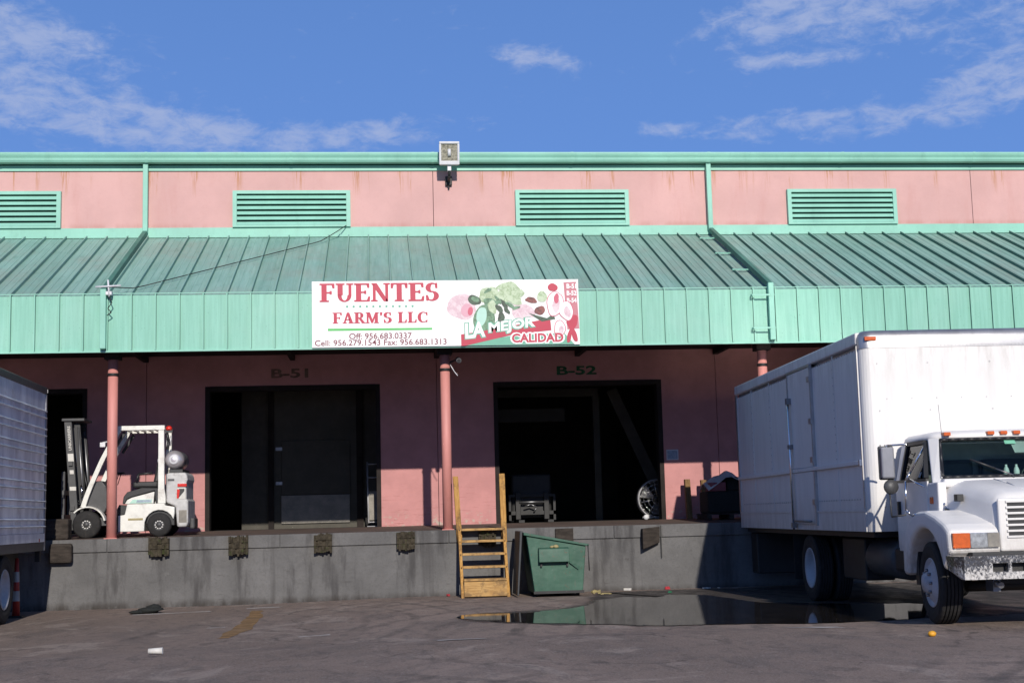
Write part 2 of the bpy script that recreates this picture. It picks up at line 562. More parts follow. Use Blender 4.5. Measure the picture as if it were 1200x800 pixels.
M['charcoal'] = plain('charcoal_paint', (0.055, 0.055, 0.057), 0.5, 0, 0.2, 6, 0, 0.5, (0.1, 0.09, 0.085), 0.35)
M['amber'] = plain('amber_lens', (0.55, 0.105, 0.02), 0.25, 0, 0.15, 30)
M['red_lens'] = plain('red_lens', (0.6, 0.03, 0.02), 0.25, 0, 0.15, 30)
M['rimwhite'] = plain('white_wheel_paint', (0.42, 0.42, 0.44), 0.45, 0, 0.15, 6, 0, 0.5, (0.25, 0.2, 0.17), 0.4)
M['bolt'] = plain('pale_lug_nut', (0.65, 0.63, 0.6), 0.4, 0.3, 0.1, 20)


def mk_bumper():
    t = NT('worn_chrome_bumper')
    s1 = t.noise(38, 6, 0.7, (1, 1, 0.8), 0.4)
    s2 = t.noise(4, 4, 0.6)
    ps = t.n('ShaderNodeSeparateXYZ')
    t.link(t.position(), ps.inputs[0])
    low = t.rng(ps.outputs['Z'], 0.80, 0.64, 0.0, 0.16)
    f = t.rng(t.math('ADD', t.math('ADD', s1, t.math('MULTIPLY', s2, 0.3)), low), 0.60, 0.92)
    c = t.mix(f, (0.16, 0.155, 0.15, 1), (0.55, 0.53, 0.51, 1))
    s3 = t.noise(60, 3, 0.6)
    c = t.mix(t.rng(s3, 0.62, 0.7, 0, 0.8), c, (0.05, 0.04, 0.035, 1))
    mt = t.rng(f, 0, 1, 0.85, 0.15)
    t.link(mt, t.b.inputs['Metallic'])
    t.bump(s2, 0.25, 0.03)
    m = t.done(c, t.rng(f, 0, 1, 0.22, 0.6), 0.5, 0.5)
    t.link(mt, t.b.inputs['Metallic'])
    return m


M['bumper'] = mk_bumper()


def mk_glass(name, tint, refl=0.06, rough=0.02):
    t = NT(name)
    t.t.nodes.remove(t.b)
    out = t.t.nodes['Material Output']
    tr = t.n('ShaderNodeBsdfTransparent')
    tr.inputs['Color'].default_value = c4(tint)
    gl = t.n('ShaderNodeBsdfGlossy')
    gl.inputs['Roughness'].default_value = rough
    fr = t.n('ShaderNodeFresnel')
    fr.inputs['IOR'].default_value = 1.5
    mx = t.n('ShaderNodeMixShader')
    t.link(fr.outputs[0], mx.inputs[0])
    t.link(tr.outputs[0], mx.inputs[1])
    t.link(gl.outputs[0], mx.inputs[2])
    t.link(mx.outputs[0], out.inputs[0])
    return t.m


M['glass'] = mk_glass('tinted_window_glass', (0.66, 0.84, 0.78))
M['clear_plastic'] = mk_glass('clear_bottle_plastic', (0.8, 0.9, 0.92))
M['headlens'] = plain('headlamp_lens', (0.6, 0.62, 0.62), 0.12, 0.6, 0.35, 22)


def mk_wood():
    t = NT('yellow_pine_lumber')
    s1 = t.noise(7, 6, 0.65, (6, 6, 0.7))
    s2 = t.noise(4, 5, 0.7)
    c = t.mix(t.rng(s1, 0.3, 0.72), (0.50, 0.285, 0.085, 1), (0.32, 0.155, 0.04, 1))
    c = t.mix(t.rng(s2, 0.5, 0.64, 0, 0.75), c, (0.13, 0.075, 0.035, 1))
    t.bump(s1, 0.2, 0.01)
    return t.done(c, 0.75, 0, 0.25)


M['wood'] = mk_wood()


def mk_woodh():
    t = NT('pale_pine_board')
    s1 = t.noise(7, 6, 0.65, (0.7, 6, 7))
    s2 = t.noise(4, 5, 0.7)
    c = t.mix(t.rng(s1, 0.3, 0.72), (0.50, 0.31, 0.12, 1), (0.32, 0.175, 0.06, 1))
    c = t.mix(t.rng(s2, 0.46, 0.6, 0, 0.75), c, (0.17, 0.105, 0.05, 1))
    t.bump(s1, 0.2, 0.01)
    return t.done(c, 0.75, 0, 0.25)


M['woodh'] = mk_woodh()
M['old_wood'] = plain('grey_old_timber', (0.045, 0.036, 0.03), 0.85, 0, 0.4, 5, 0.5, 0.2, (0.1, 0.085, 0.07), 0.5, (1, 1, 4))
M['brown_wood'] = plain('brown_timber', (0.2, 0.12, 0.05), 0.8, 0, 0.35, 6, 0.3, 0.2, (0.08, 0.05, 0.03), 0.6, (4, 4, 0.6))
M['dumpster'] = streaky('green_dumpster_paint', (0.04, 0.135, 0.085), (0.075, 0.085, 0.062), 0.7, 0.6, 7, 1.2, 0.25, 0.35)


def mk_dump():
    t = NT('scratched_green_steel')
    s1 = t.noise(5, 6, 0.65, (1, 1, 0.3))
    s2 = t.noise(11, 7, 0.75, (1, 1, 1), 0.6)
    s3 = t.noise(26, 5, 0.7, (1, 1, 0.12))
    s4 = t.noise(2.2, 3, 0.5)
    c = t.mix(t.rng(s1, 0.3, 0.7), (0.028, 0.082, 0.054, 1), (0.038, 0.106, 0.07, 1))
    c = t.mix(t.rng(s3, 0.58, 0.72, 0, 0.55), c, (0.075, 0.092, 0.072, 1))
    c = t.mix(t.rng(s2, 0.60, 0.67, 0, 0.85), c, (0.11, 0.055, 0.03, 1))
    c = t.mix(t.rng(s2, 0.36, 0.32, 0, 0.6), c, (0.19, 0.23, 0.19, 1))
    t.bump(s4, 0.5, 0.06)
    return t.done(c, 0.55, 0, 0.4)


M['dumpster'] = mk_dump()
M['lid'] = plain('black_dumpster_lid', (0.035, 0.038, 0.042), 0.55, 0, 0.25, 4)
M['tank'] = plain('silver_gas_cylinder', (0.55, 0.52, 0.54), 0.32, 0.6, 0.12, 5, 0, 0.5, (0.3, 0.22, 0.2), 0.4)
M['fork_white'] = plain('off_white_forklift_paint', (0.70, 0.69, 0.64), 0.4, 0, 0.10, 7, 0, 0.5, (0.34, 0.30, 0.26), 0.6)
M['fork_grey'] = plain('pale_grey_cast_weight', (0.50, 0.49, 0.48), 0.5, 0, 0.15, 9, 0.2, 0.4, (0.15, 0.13, 0.12), 0.75)
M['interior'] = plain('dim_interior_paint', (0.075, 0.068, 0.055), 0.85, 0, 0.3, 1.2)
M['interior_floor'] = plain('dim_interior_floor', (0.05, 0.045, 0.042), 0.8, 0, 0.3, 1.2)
M['door_panel'] = plain('grey_green_door_skin', (0.078, 0.072, 0.058), 0.7, 0, 0.2, 2.0, 0, 0.3, (0.06, 0.06, 0.055), 0.6)
M['kick'] = plain('scratched_kick_plate', (0.23, 0.21, 0.18), 0.5, 0.1, 0.25, 5, 0, 0.4, (0.12, 0.12, 0.115), 0.7)
M['stencil'] = plain('green_stencil_paint', (0.03, 0.12, 0.06), 0.8, 0, 0.3, 9, 0, 0.2, (0.25, 0.11, 0.1), 0.35)
M['stencil_faded'] = plain('faded_stencil_paint', (0.16, 0.11, 0.085), 0.8, 0, 0.3, 9, 0, 0.2, (0.40, 0.18, 0.165), 0.6)
M['moss'] = plain('ragged_rubber_bumper', (0.06, 0.05, 0.036), 0.95, 0, 0.5, 14, 0.8, 0.1, (0.05, 0.07, 0.02), 0.75)
M['cone_red'] = plain('red_cone_plastic', (0.34, 0.03, 0.022), 0.5, 0, 0.15, 8)
M['cone_white'] = plain('reflective_white_band', (0.34, 0.33, 0.32), 0.5, 0, 0.15, 8)
M['galv'] = plain('galvanised_housing', (0.5, 0.49, 0.5), 0.45, 0.3, 0.12, 6, 0, 0.5, (0.3, 0.25, 0.23), 0.4)
M['lamp_glass'] = plain('lamp_lens', (0.44, 0.42, 0.33), 0.15, 0.3, 0.5, 25)
M['cable'] = plain('black_cable', (0.02, 0.02, 0.02), 0.6)
M['pale_plastic'] = plain('pale_grey_plastic', (0.62, 0.62, 0.64), 0.5, 0, 0.1, 10)
M['notice'] = plain('blue_grey_notice', (0.30, 0.36, 0.44), 0.5, 0, 0.2, 30, 0, 0.4, (0.55, 0.55, 0.55), 0.6)
M['sheet'] = plain('white_plastic_sheet', (0.75, 0.74, 0.72), 0.4, 0, 0.1, 8, 0.4)
M['carton'] = plain('faded_red_carton', (0.25, 0.07, 0.08), 0.8)
M['fruit'] = plain('orange_peel', (0.7, 0.33, 0.02), 0.5, 0, 0.15, 40, 0.2)
M['rag'] = plain('black_rag', (0.012, 0.014, 0.013), 0.9, 0, 0.3, 20, 0.5)
M['paper'] = plain('white_paper', (0.58, 0.56, 0.52), 0.7, 0, 0.1, 20)
M['litter_red'] = plain('red_wrapper', (0.36, 0.03, 0.04), 0.5)
M['litter_yellow'] = plain('yellow_leaf', (0.34, 0.28, 0.13), 0.7)
M['litter_green'] = plain('green_wrapper', (0.03, 0.2, 0.1), 0.6)


def mk_trailer():
    t = NT('weathered_aluminium_skin')
    s1 = t.noise(3.0, 5, 0.6, (1, 1, 0.35))
    s2 = t.noise(2.2, 6, 0.66, (1, 1, 1), 0.3)
    c = t.mix(t.rng(s1, 0.35, 0.68), (0.50, 0.54, 0.62, 1), (0.76, 0.80, 0.86, 1))
    c = t.mix(t.rng(s2, 0.55, 0.75, 0, 0.6), c, (0.27, 0.25, 0.25, 1))
    return t.done(c, 0.4, 0.25, 0.5)


M['trailer'] = mk_trailer()
# sign print
M['sign_white'] = plain('white_sign_sheet', (0.80, 0.80, 0.79), 0.4, 0, 0.03, 2)


def ink(name, r, g, b):
    M[name] = plain(name, tuple(0.72 * q for q in srgb(r, g, b)[:3]), 0.5, 0, 0.05, 8)


def produce(name, a, b):
    """printed produce: leafy light and dark mottling"""
    t = NT(name)
    n1 = t.noise(14, 5, 0.65, (1, 1, 1), 0.8)
    n2 = t.noise(45, 3, 0.6)
    ca = tuple(0.74 * q for q in srgb(*a)[:3]) + (1,)
    cb = tuple(0.74 * q for q in srgb(*b)[:3]) + (1,)
    c = t.mix(t.rng(n1, 0.4, 0.62), ca, cb)
    c = t.mix(t.rng(n2, 0.5, 0.7, 0, 0.5), c, ca)
    M[name] = t.done(c, 0.5)


ink('ink_crimson', 206, 30, 72)
ink('ink_maroon', 132, 32, 62)
ink('ink_lime', 88, 205, 100)
ink('ink_mint', 110, 190, 160)
ink('ink_pale_mint', 196, 240, 222)
produce('ink_pale_green', (208, 226, 192), (160, 186, 140))
produce('ink_green', (122, 166, 130), (76, 116, 84))
produce('ink_dark_green', (58, 92, 66), (26, 48, 32))
ink('ink_pink', 238, 178, 194)
produce('ink_pale_pink', (244, 222, 226), (226, 190, 200))
ink('ink_rose', 222, 92, 120)
M['ink_white'] = M['sign_white']
produce('ink_brown', (150, 72, 66), (90, 36, 36))
ink('ink_red_wash', 214, 128, 140)


# ------------------------------------------------------------------ mesh tools
class MB:
    def __init__(s):
        s.v, s.f, s.sm = [], [], []

    def add(s, vs, fs, smooth=False):
        b = len(s.v)
        s.v += [tuple(x) for x in vs]
        for f in fs:
            s.f.append([b + i for i in f])
            s.sm.append(smooth)
        return s

    def box(s, x0, x1, y0, y1, z0, z1):
        return s.add([(x, y, z) for z in (z0, z1) for y in (y0, y1) for x in (x0, x1)],
                     [(0, 2, 3, 1), (4, 5, 7, 6), (0, 1, 5, 4), (2, 6, 7, 3), (0, 4, 6, 2), (1, 3, 7, 5)])

    def hexa(s, p):  # 8 points, bottom ring ccw then top ring ccw
        return s.add(p, [(3, 2, 1, 0), (4, 5, 6, 7), (0, 1, 5, 4), (1, 2, 6, 5), (2, 3, 7, 6), (3, 0, 4, 7)])

    def prism(s, pts, axis, a, b, smooth=False):
        """polygon in the two other axes, extruded along axis from a to b"""
        n = len(pts)

        def P(u, w, t):
            return {'x': (t, u, w), 'y': (u, t, w), 'z': (u, w, t)}[axis]
        vs = [P(u, w, a) for u, w in pts] + [P(u, w, b) for u, w in pts]
        fs = [list(range(n))[::-1], list(range(n, 2 * n))]
        base = len(s.v)
        s.v += vs
        for f in fs:
            s.f.append([base + i for i in f])
            s.sm.append(False)
        for i in range(n):
            j = (i + 1) % n
            s.f.append([base + i, base + j, base + n + j, base + n + i])
            s.sm.append(smooth)
        return s

    def tube(s, p0, p1, r, n=8, r1=None, caps=True):
        p0, p1 = Vector(p0), Vector(p1)
        r1 = r if r1 is None else r1
        d = (p1 - p0).normalized()
        a = d.orthogonal().normalized()
        c = d.cross(a)
        vs = []
        for p, rr in ((p0, r), (p1, r1)):
            for i in range(n):
                t = 2 * PI * i / n
                vs.append(p + rr * (math.cos(t) * a + math.sin(t) * c))
        b = len(s.v)
        s.v += [tuple(x) for x in vs]
        for i in range(n):
            j = (i + 1) % n
            s.f.append([b + i, b + j, b + n + j, b + n + i])
            s.sm.append(True)
        if caps:
            s.f.append([b + i for i in range(n)][::-1])
            s.f.append([b + n + i for i in range(n)])
            s.sm += [False, False]
        return s

    def path(s, pts, r, n=8):
        for a, b in zip(pts[:-1], pts[1:]):
            s.tube(a, b, r, n)
        return s

    def bar(s, p0, p1, w, h, up=(0, 0, 1)):
        p0, p1 = Vector(p0), Vector(p1)
        d = (p1 - p0).normalized()
        a = d.cross(Vector(up))
        if a.length < 1e-4:
            a = d.orthogonal()
        a.normalize()
        c = a.cross(d)
        q = []
        for p in (p0, p1):
            for sa, sc2 in ((-1, -1), (1, -1), (1, 1), (-1, 1)):
                q.append(p + a * sa * w / 2 + c * sc2 * h / 2)
        return s.hexa(q)

    def lathe(s, prof, centre, axis='x', n=28, smooth=True):
        """profile of (offset along axis, radius)"""
        cx_, cy_, cz_ = centre
        b = len(s.v)
        for o, r in prof:
            for i in range(n):
                t = 2 * PI * i / n
                u, w = r * math.cos(t), r * math.sin(t)
                s.v.append({'x': (cx_ + o, cy_ + u, cz_ + w), 'y': (cx_ + u, cy_ + o, cz_ + w),
                            'z': (cx_ + u, cy_ + w, cz_ + o)}[axis])
        for k in range(len(prof) - 1):
            for i in range(n):
                j = (i + 1) % n
                s.f.append([b + k * n + i, b + k * n + j, b + (k + 1) * n + j, b + (k + 1) * n + i])
                s.sm.append(smooth)
        return s

    def ball(s, c, rx, ry, rz, n=12, m=8, jit=0.0):
        b = len(s.v)
        for k in range(m + 1):
            ph = PI * k / m
            for i in range(n):
                t = 2 * PI * i / n
                q = 1 + jit * random.uniform(-1, 1)
                s.v.append((c[0] + rx * q * math.sin(ph) * math.cos(t), c[1] + ry * q * math.sin(ph) * math.sin(t),
                            c[2] + rz * q * math.cos(ph)))
        for k in range(m):
            for i in range(n):
                j = (i + 1) % n
                s.f.append([b + k * n + i, b + k * n + j, b + (k + 1) * n + j, b + (k + 1) * n + i])
                s.sm.append(True)
        return s

    def mesh(s, name, mat=None, shift=(0, 0, 0), inv=None):
        me = bpy.data.meshes.new(name)
        vs = s.v
        if inv is not None:
            vs = [tuple(inv @ Vector(v)) for v in vs]
        elif shift != (0, 0, 0):
            vs = [(v[0] - shift[0], v[1] - shift[1], v[2] - shift[2]) for v in vs]
        me.from_pydata(vs, [], s.f)
        bm = bmesh.new()
        bm.from_mesh(me)
        bmesh.ops.remove_doubles(bm, verts=bm.verts, dist=1e-5)
        bmesh.ops.recalc_face_normals(bm, faces=bm.faces)
        bm.to_mesh(me)
        bm.free()
        if len(me.polygons) == len(s.sm):
            me.polygons.foreach_set('use_smooth', s.sm)
        else:
            if any(s.sm):
                me.polygons.foreach_set('use_smooth', [True] * len(me.polygons))
        if mat is not None:
            me.materials.append(mat)
        return me


def link(o, parent=None):
    COL.objects.link(o)
    if parent is not None:
        o.parent = parent
    return o


def world_of(o):
    m = o.matrix_basis.copy()
    p = o.parent
    while p is not None:
        m = p.matrix_basis @ m
        p = p.parent
    return m


def bevel(o, w, seg=2):
    b = o.modifiers.new('bevel', 'BEVEL')
    b.width = w
    b.segments = seg
    b.limit_method = 'ANGLE'
    b.angle_limit = math.radians(40)
    return o


def part(mb, name, mat, parent=None, local=False, bev=0.0, seg=2):
    """one mesh object; points in world space unless local"""
    inv = None
    if parent is not None and not local:
        inv = world_of(parent).inverted()
    o = bpy.data.objects.new(name, mb.mesh(name, M[mat] if isinstance(mat, str) else mat, inv=inv))
    link(o, parent)
    if bev:
        bevel(o, bev, seg)
    return o


def thing(name, label, cat, loc=(0, 0, 0), rz=0.0, group=None):
    o = bpy.data.objects.new(name, None)
    o.empty_display_size = 0.3
    o.location = loc
    o.rotation_euler = (0, 0, rz)
    link(o)
    o['label'] = label
    o['category'] = cat
    if group:
        o['group'] = group
    return o


def solo(mb, name, label, cat, mat, base, rz=0.0, bev=0.0, group=None):
    """a thing that is one mesh, points given in world space, origin at base"""
    o = bpy.data.objects.new(name, mb.mesh(name, M[mat], shift=tuple(base)))
    o.location = base
    link(o)
    o['label'] = label
    o['category'] = cat
    if group:
        o['group'] = group
    if bev:
        bevel(o, bev)
    return o


def structure(mb, name, mat):
    o = part(mb, name, mat)
    e = getattr(mb, 'edge', None)
    if e:
        at = o.data.attributes.new('edge', 'FLOAT', 'POINT')
        if len(e) == len(o.data.vertices):
            at.data.foreach_set('value', e)
    o['kind'] = 'structure'
    return o


def text_part(s, name, mat, parent, x0, x1, z0, z1, y, depth=0.002, mapping=None, bold=0.0, shear=0.0):
    """lettering fitted to the rectangle x0..x1, z0..z1 facing -y (mapping may replace the placement)"""
    cu = bpy.data.curves.new(name, 'FONT')
    cu.body = s
    cu.offset = bold
    cu.shear = shear
    cu.resolution_u = 3
    o = bpy.data.objects.new(name, cu)
    COL.objects.link(o)
    dg = bpy.context.evaluated_depsgraph_get()
    me = bpy.data.meshes.new_from_object(o.evaluated_get(dg))
    bpy.data.objects.remove(o)
    bpy.data.curves.remove(cu)
    xs = [v.co.x for v in me.vertices]
    ys = [v.co.y for v in me.vertices]
    a0, a1, b0, b1 = min(xs), max(xs), min(ys), max(ys)
    inv = world_of(parent).inverted() if parent is not None else Matrix()
    for v in me.vertices:
        u = (v.co.x - a0) / (a1 - a0)
        w = (v.co.y - b0) / (b1 - b0)
        if mapping:
            p = Vector(mapping(u, w))
        else:
            p = Vector((x0 + (x1 - x0) * u, y, z0 + (z1 - z0) * w))
        v.co = inv @ p
    bm = bmesh.new()
    bm.from_mesh(me)
    bmesh.ops.remove_doubles(bm, verts=bm.verts, dist=1e-6)
    seen, k = set(), 0
    for v0 in bm.verts:
        if v0 in seen:
            continue
        stack = [v0]
        seen.add(v0)
        while stack:
            q = stack.pop()
            q.co.y -= 0.00015 * (k % 12)
            for e in q.link_edges:
                w2 = e.other_vert(q)
                if w2 not in seen:
                    seen.add(w2)
                    stack.append(w2)
        k += 1
    bm.to_mesh(me)
    bm.free()
    me.name = name
    me.materials.clear()
    me.materials.append(M[mat])
    ob = bpy.data.objects.new(name, me)
    link(ob, parent)
    return ob


# ------------------------------------------------------------------ ground
def smooth(a, b, x):
    t = max(0.0, min(1.0, (x - a) / (b - a)))
    return t * t * (3 - 2 * t)


def gz(x, y):
    z = 0.045 * smooth(-2.5, 0.8, x)
    z += 0.055 * smooth(-8.5, -9.6, y)
    return z


def axis_pts(lo, hi, step, far):
    out = [lo - far, lo - far * 0.3, lo - far * 0.1, lo - far * 0.03]
    n = int((hi - lo) / step)
    out += [lo + (hi - lo) * i / n for i in range(n + 1)]
    out += [hi + far * 0.03, hi + far * 0.1, hi + far * 0.3, hi + far]
    return out


gx = axis_pts(-16, 22, 0.5, 500)
gy = axis_pts(-26, 0.6, 0.35, 500)
mb = MB()
random.seed(3)
idx = {}
for j, y in enumerate(gy):
    for i, x in enumerate(gx):
        idx[i, j] = len(mb.v)
        mb.v.append((x, y, gz(x, y)))
for j in range(len(gy) - 1):
    for i in range(len(gx) - 1):
        mb.f.append([idx[i, j], idx[i + 1, j], idx[i + 1, j + 1], idx[i, j + 1]])
        mb.sm.append(True)
structure(mb, 'asphalt_ground', 'asphalt')


def sheet(pts, lift, jag=0.0, sub=6):
    """thin irregular sheet following the ground"""
    ring = []
    n = len(pts)
    for i in range(n):
        a, b = Vector(pts[i]), Vector(pts[(i + 1) % n])
        for k in range(sub):
            p = a.lerp(b, k / sub)
            if jag:
                p = p + Vector((random.uniform(-jag, jag), random.uniform(-jag, jag) * 2.0))
            ring.append((p.x, p.y, gz(p.x, p.y) + lift))
    m = MB()
    m.v = ring
    m.f = [list(range(len(ring)))]
    m.sm = [False]
    return m


def fade_sheet(pts, lift, jag, inset, sub=6):
    m0 = sheet(pts, lift, jag, sub)
    ring = [Vector(v) for v in m0.v]
    n = len(ring)
    area = sum(ring[i].x * ring[(i + 1) % n].y - ring[(i + 1) % n].x * ring[i].y for i in range(n))
    sg_ = 1.0 if area > 0 else -1.0
    inner = []
    for i in range(n):
        d = (ring[(i + 2) % n] - ring[i - 2])
        d.z = 0
        d.normalize()
        p = ring[i] + Vector((-d.y, d.x, 0)) * inset * sg_
        p.z = gz(p.x, p.y) + lift
        inner.append(p)
    m = MB()
    m.v = [tuple(p) for p in ring + inner]
    for i in range(n):
        j = (i + 1) % n
        m.f.append([i, j, n + j, n + i])
    m.f.append([n + i for i in range(n)])
    m.sm = [False] * len(m.f)
    m.edge = [0.0] * n + [1.0] * n
    return m


random.seed(11)
structure(fade_sheet([(3.6, -0.25), (4.6, -0.15), (6.6, -0.1), (9.5, -0.1), (10.5, -2.5), (9.6, -6.5), (8.6, -8.0), (6.2, -8.28), (4.6, -8.25), (3.2, -8.05), (1.9, -7.2),
                 (1.0, -6.3), (0.9, -5.2), (1.4, -4.5), (2.4, -4.2), (2.9, -3.4), (3.2, -2.0), (3.4, -1.0)], 0.004, 0.05, 0.42), 'wet_asphalt', 'wet')
random.seed(12)
puddle_pts = [(0.98, -5.6), (1.05, -5.0), (1.5, -4.75), (2.0, -4.95), (2.3, -4.6), (2.7, -4.3), (3.1, -3.6), (3.35, -2.6), (3.9, -2.0), (4.4, -2.3), (4.75, -1.6),
              (5.3, -2.2), (5.45, -3.2), (5.6, -4.4), (6.1, -4.75), (6.9, -5.3), (7.4, -5.5), (7.75, -6.1), (7.6, -6.8),
              (7.3, -7.4), (6.9, -7.9), (6.3, -8.2), (5.2, -8.32), (4.2, -8.05), (3.3, -7.9), (2.9, -7.6), (2.2, -7.1), (1.4, -6.35)]
structure(fade_sheet(puddle_pts, 0.009, 0.035, 0.12, 5), 'puddle', 'water')
# a dry raised tongue keeps the far water apart
random.seed(13)
structure(sheet([(-2.05, -1.75), (-1.9, -1.72), (-1.78, -3.4), (-1.72, -5.6), (-1.86, -7.0), (-2.02, -7.0), (-1.98, -4.6), (-2.0, -3.0)], 0.004, 0.03), 'painted_stripe', 'old_yellow')
for pts in ([(-3.95, -1.75), (-2.75, -1.45), (-2.7, -1.6), (-3.9, -1.95)], [(-2.2, -1.0), (-1.65, -0.95), (-1.66, -1.15), (-2.22, -1.2)],
            [(-2.35, -5.1), (-2.1, -5.05), (-2.1, -5.2), (-2.35, -5.25)], [(-1.0, -7.3), (-0.62, -7.25), (-0.62, -7.4), (-1.0, -7.42)],
            [(0.55, -9.1), (1.05, -8.85), (1.15, -9.3), (0.6, -9.45)], [(4.55, -8.7), (4.95, -8.9), (5.05, -9.6), (4.8, -9.5)]):
    structure(sheet(pts, 0.004, 0.025, 3), 'paint_mark', 'old_white')

# ------------------------------------------------------------------ warehouse
WY = 3.94
PITCH_X = 5.88
wh = thing('warehouse', 'pink warehouse with mint green metal awning over its loading doors', 'warehouse', (1.2, WY, 0))
joints = [1.2 + PITCH_X * k for k in range(-3, 4)]   # -16.4 .. 18.8
bays = joints[:-1]
DZ = 1.25           # interior floor
# lower wall: one bay with its door opening, x from 0 to PITCH_X, door 1.18 .. 4.70
G = 0.006
lw = MB()
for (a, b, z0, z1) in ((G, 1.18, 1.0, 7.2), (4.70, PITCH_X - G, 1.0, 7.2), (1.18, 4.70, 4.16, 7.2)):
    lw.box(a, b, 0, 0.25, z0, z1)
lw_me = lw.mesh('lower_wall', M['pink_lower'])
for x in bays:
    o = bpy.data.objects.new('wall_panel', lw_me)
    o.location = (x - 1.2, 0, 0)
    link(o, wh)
uw = MB().box(G, PITCH_X - G, 0, 0.25, 7.2, 8.765)
uw_me = uw.mesh('upper_wall', M['pink_upper'])
for x in bays:
    o = bpy.data.objects.new('upper_wall_panel', uw_me)
    o.location = (x - 1.2, 0, 0)
    link(o, wh)
L, R_ = joints[0], joints[-1]
# end walls, rear, roof
part(MB().box(L - 0.2, L, WY, WY + 22, 0, 8.69).box(R_, R_ + 0.2, WY, WY + 22, 0, 8.69).box(L, R_, WY + 21.8, WY + 22, 0, 8.69), 'side_wall', 'pink_upper', wh)
part(MB().prism([(WY - 0.06, 8.83), (WY + 11, 9.6), (WY + 22.2, 8.78), (WY + 22.2, 8.70), (WY + 11, 9.5), (WY + 0.3, 8.76), (WY + 0.3, 8.81), (WY - 0.06, 8.805)], 'x', L - 0.3, R_ + 0.3), 'roof', 'slope', wh)
part(MB().box(L, R_, WY - 0.035, WY - 0.002, 8.655, 8.765), 'upper_trim', 'mint_trim', wh)
part(MB().box(L, R_, WY - 0.05, WY - 0.002, 7.275, 7.452), 'lower_trim', 'mint_trim', wh)
part(MB().box(L, R_, WY - 0.085, WY - 0.052, 7.24, 7.295), 'flashing', 'mint_trim', wh)
# gutter, an ogee channel in lengths
gp = [(WY - 0.06, 8.79), (WY - 0.22, 8.79), (WY - 0.245, 8.83), (WY - 0.25, 8.875), (WY - 0.275, 8.92), (WY - 0.285, 8.955), (WY - 0.285, 8.985), (WY - 0.26, 8.985), (WY - 0.25, 8.95), (WY - 0.06, 8.95)]
for i in range(len(joints) - 1):
    for h in (0, 1):
        a = joints[i] + h * PITCH_X / 2
        part(MB().prism(gp, 'x', a + 0.004, a + PITCH_X / 2 - 0.004), 'gutter', 'mint_trim', wh)
        part(MB().prism([(p[0] - 0.004 if p[0] < WY - 0.1 else p[0], p[1] + (-0.004 if p[1] < 8.8 else 0.004)) for p in gp], 'x', a - 0.03, a + 0.03), 'gutter_joint', 'mint_trim', wh)
part(MB().box(L, R_, WY - 0.02, WY + 0.2, 8.766, 8.80), 'eave_shade_board', 'mint_dark', wh)  # closes the gap; its dark green paints in the shadow line under the gutter
# louvred vents
for k in range(-2, 3):
    x0 = 2.93 + PITCH_X * k
    x1 = x0 + 2.42
    z0, z1 = 7.452, 8.22
    v = part(MB().box(x0, x1, WY - 0.10, WY - 0.003, z1 - 0.065, z1).box(x0, x1, WY - 0.10, WY - 0.003, z0, z0 + 0.04)
             .box(x0, x0 + 0.085, WY - 0.10, WY - 0.003, z0 + 0.04, z1 - 0.065).box(x1 - 0.085, x1, WY - 0.10, WY - 0.003, z0 + 0.04, z1 - 0.065),
             'vent', 'mint_trim', wh)
    part(MB().box(x0 + 0.085, x1 - 0.085, WY - 0.012, WY - 0.004, z0 + 0.04, z1 - 0.065), 'backing', 'mint_dark', v)
    n = 6
    hgt = (z1 - 0.065 - z0 - 0.04) / n
    for i in range(n):
        zb = z0 + 0.04 + hgt * i
        q = [(WY - 0.096, zb + 0.004), (WY - 0.060, zb + hgt * 0.69), (WY - 0.054, zb + hgt * 0.67), (WY - 0.088, zb + 0.0)]
        part(MB().prism(q, 'x', x0 + 0.087, x1 - 0.087), 'slat', 'mint_trim', v)

# awning
AY0, AZ0 = WY - 0.055, 7.235       # high edge at the wall
AY1, AZ1 = -0.30, 5.37             # low edge over the dock
FZ = 4.41
SP = 0.4085
RIB0 = 7.60 - SP * 42
NR = 64
frame = MB()
frame.box(RIB0, RIB0 + SP * NR, AY1 + 0.02, AY1 + 0.10, FZ + 0.03, FZ + 0.12)
frame.box(RIB0, RIB0 + SP * NR, AY1 + 0.02, AY1 + 0.16, AZ1 - 0.3, AZ1 - 0.12)
for k in range(1, 6):
    t = k / 6
    y, z = AY0 + (AY1 - AY0) * t, AZ0 + (AZ1 - AZ0) * t
    frame.box(RIB0, RIB0 + SP * NR, y - 0.04, y + 0.04, z - 0.16, z - 0.03)
for k in range(-5, 9):
    x = 1.2 + PITCH_X / 2 * k
    if RIB0 < x < RIB0 + SP * NR:
        frame.bar((x, AY0, AZ0 - 0.26), (x, AY1 + 0.1, AZ1 - 0.26), 0.1, 0.18)
        frame.box(x - 0.05, x + 0.05, AY1 + 0.11, AY0, FZ + 0.26, FZ + 0.38)
# dark soffit deck closing the awning from below
frame.box(RIB0, RIB0 + SP * NR, AY1 + 0.11, WY - 0.004, FZ + 0.385, FZ + 0.405)
aw = part(frame, 'awning', 'soffit', wh)
sl = Vector((0, AY1 - AY0, AZ1 - AZ0))
nrm = Vector((0, sl.z, -sl.y)).normalized()
if nrm.z < 0:
    nrm = -nrm
A0, A1 = Vector((0, AY0, AZ0)), Vector((0, AY1, AZ1))


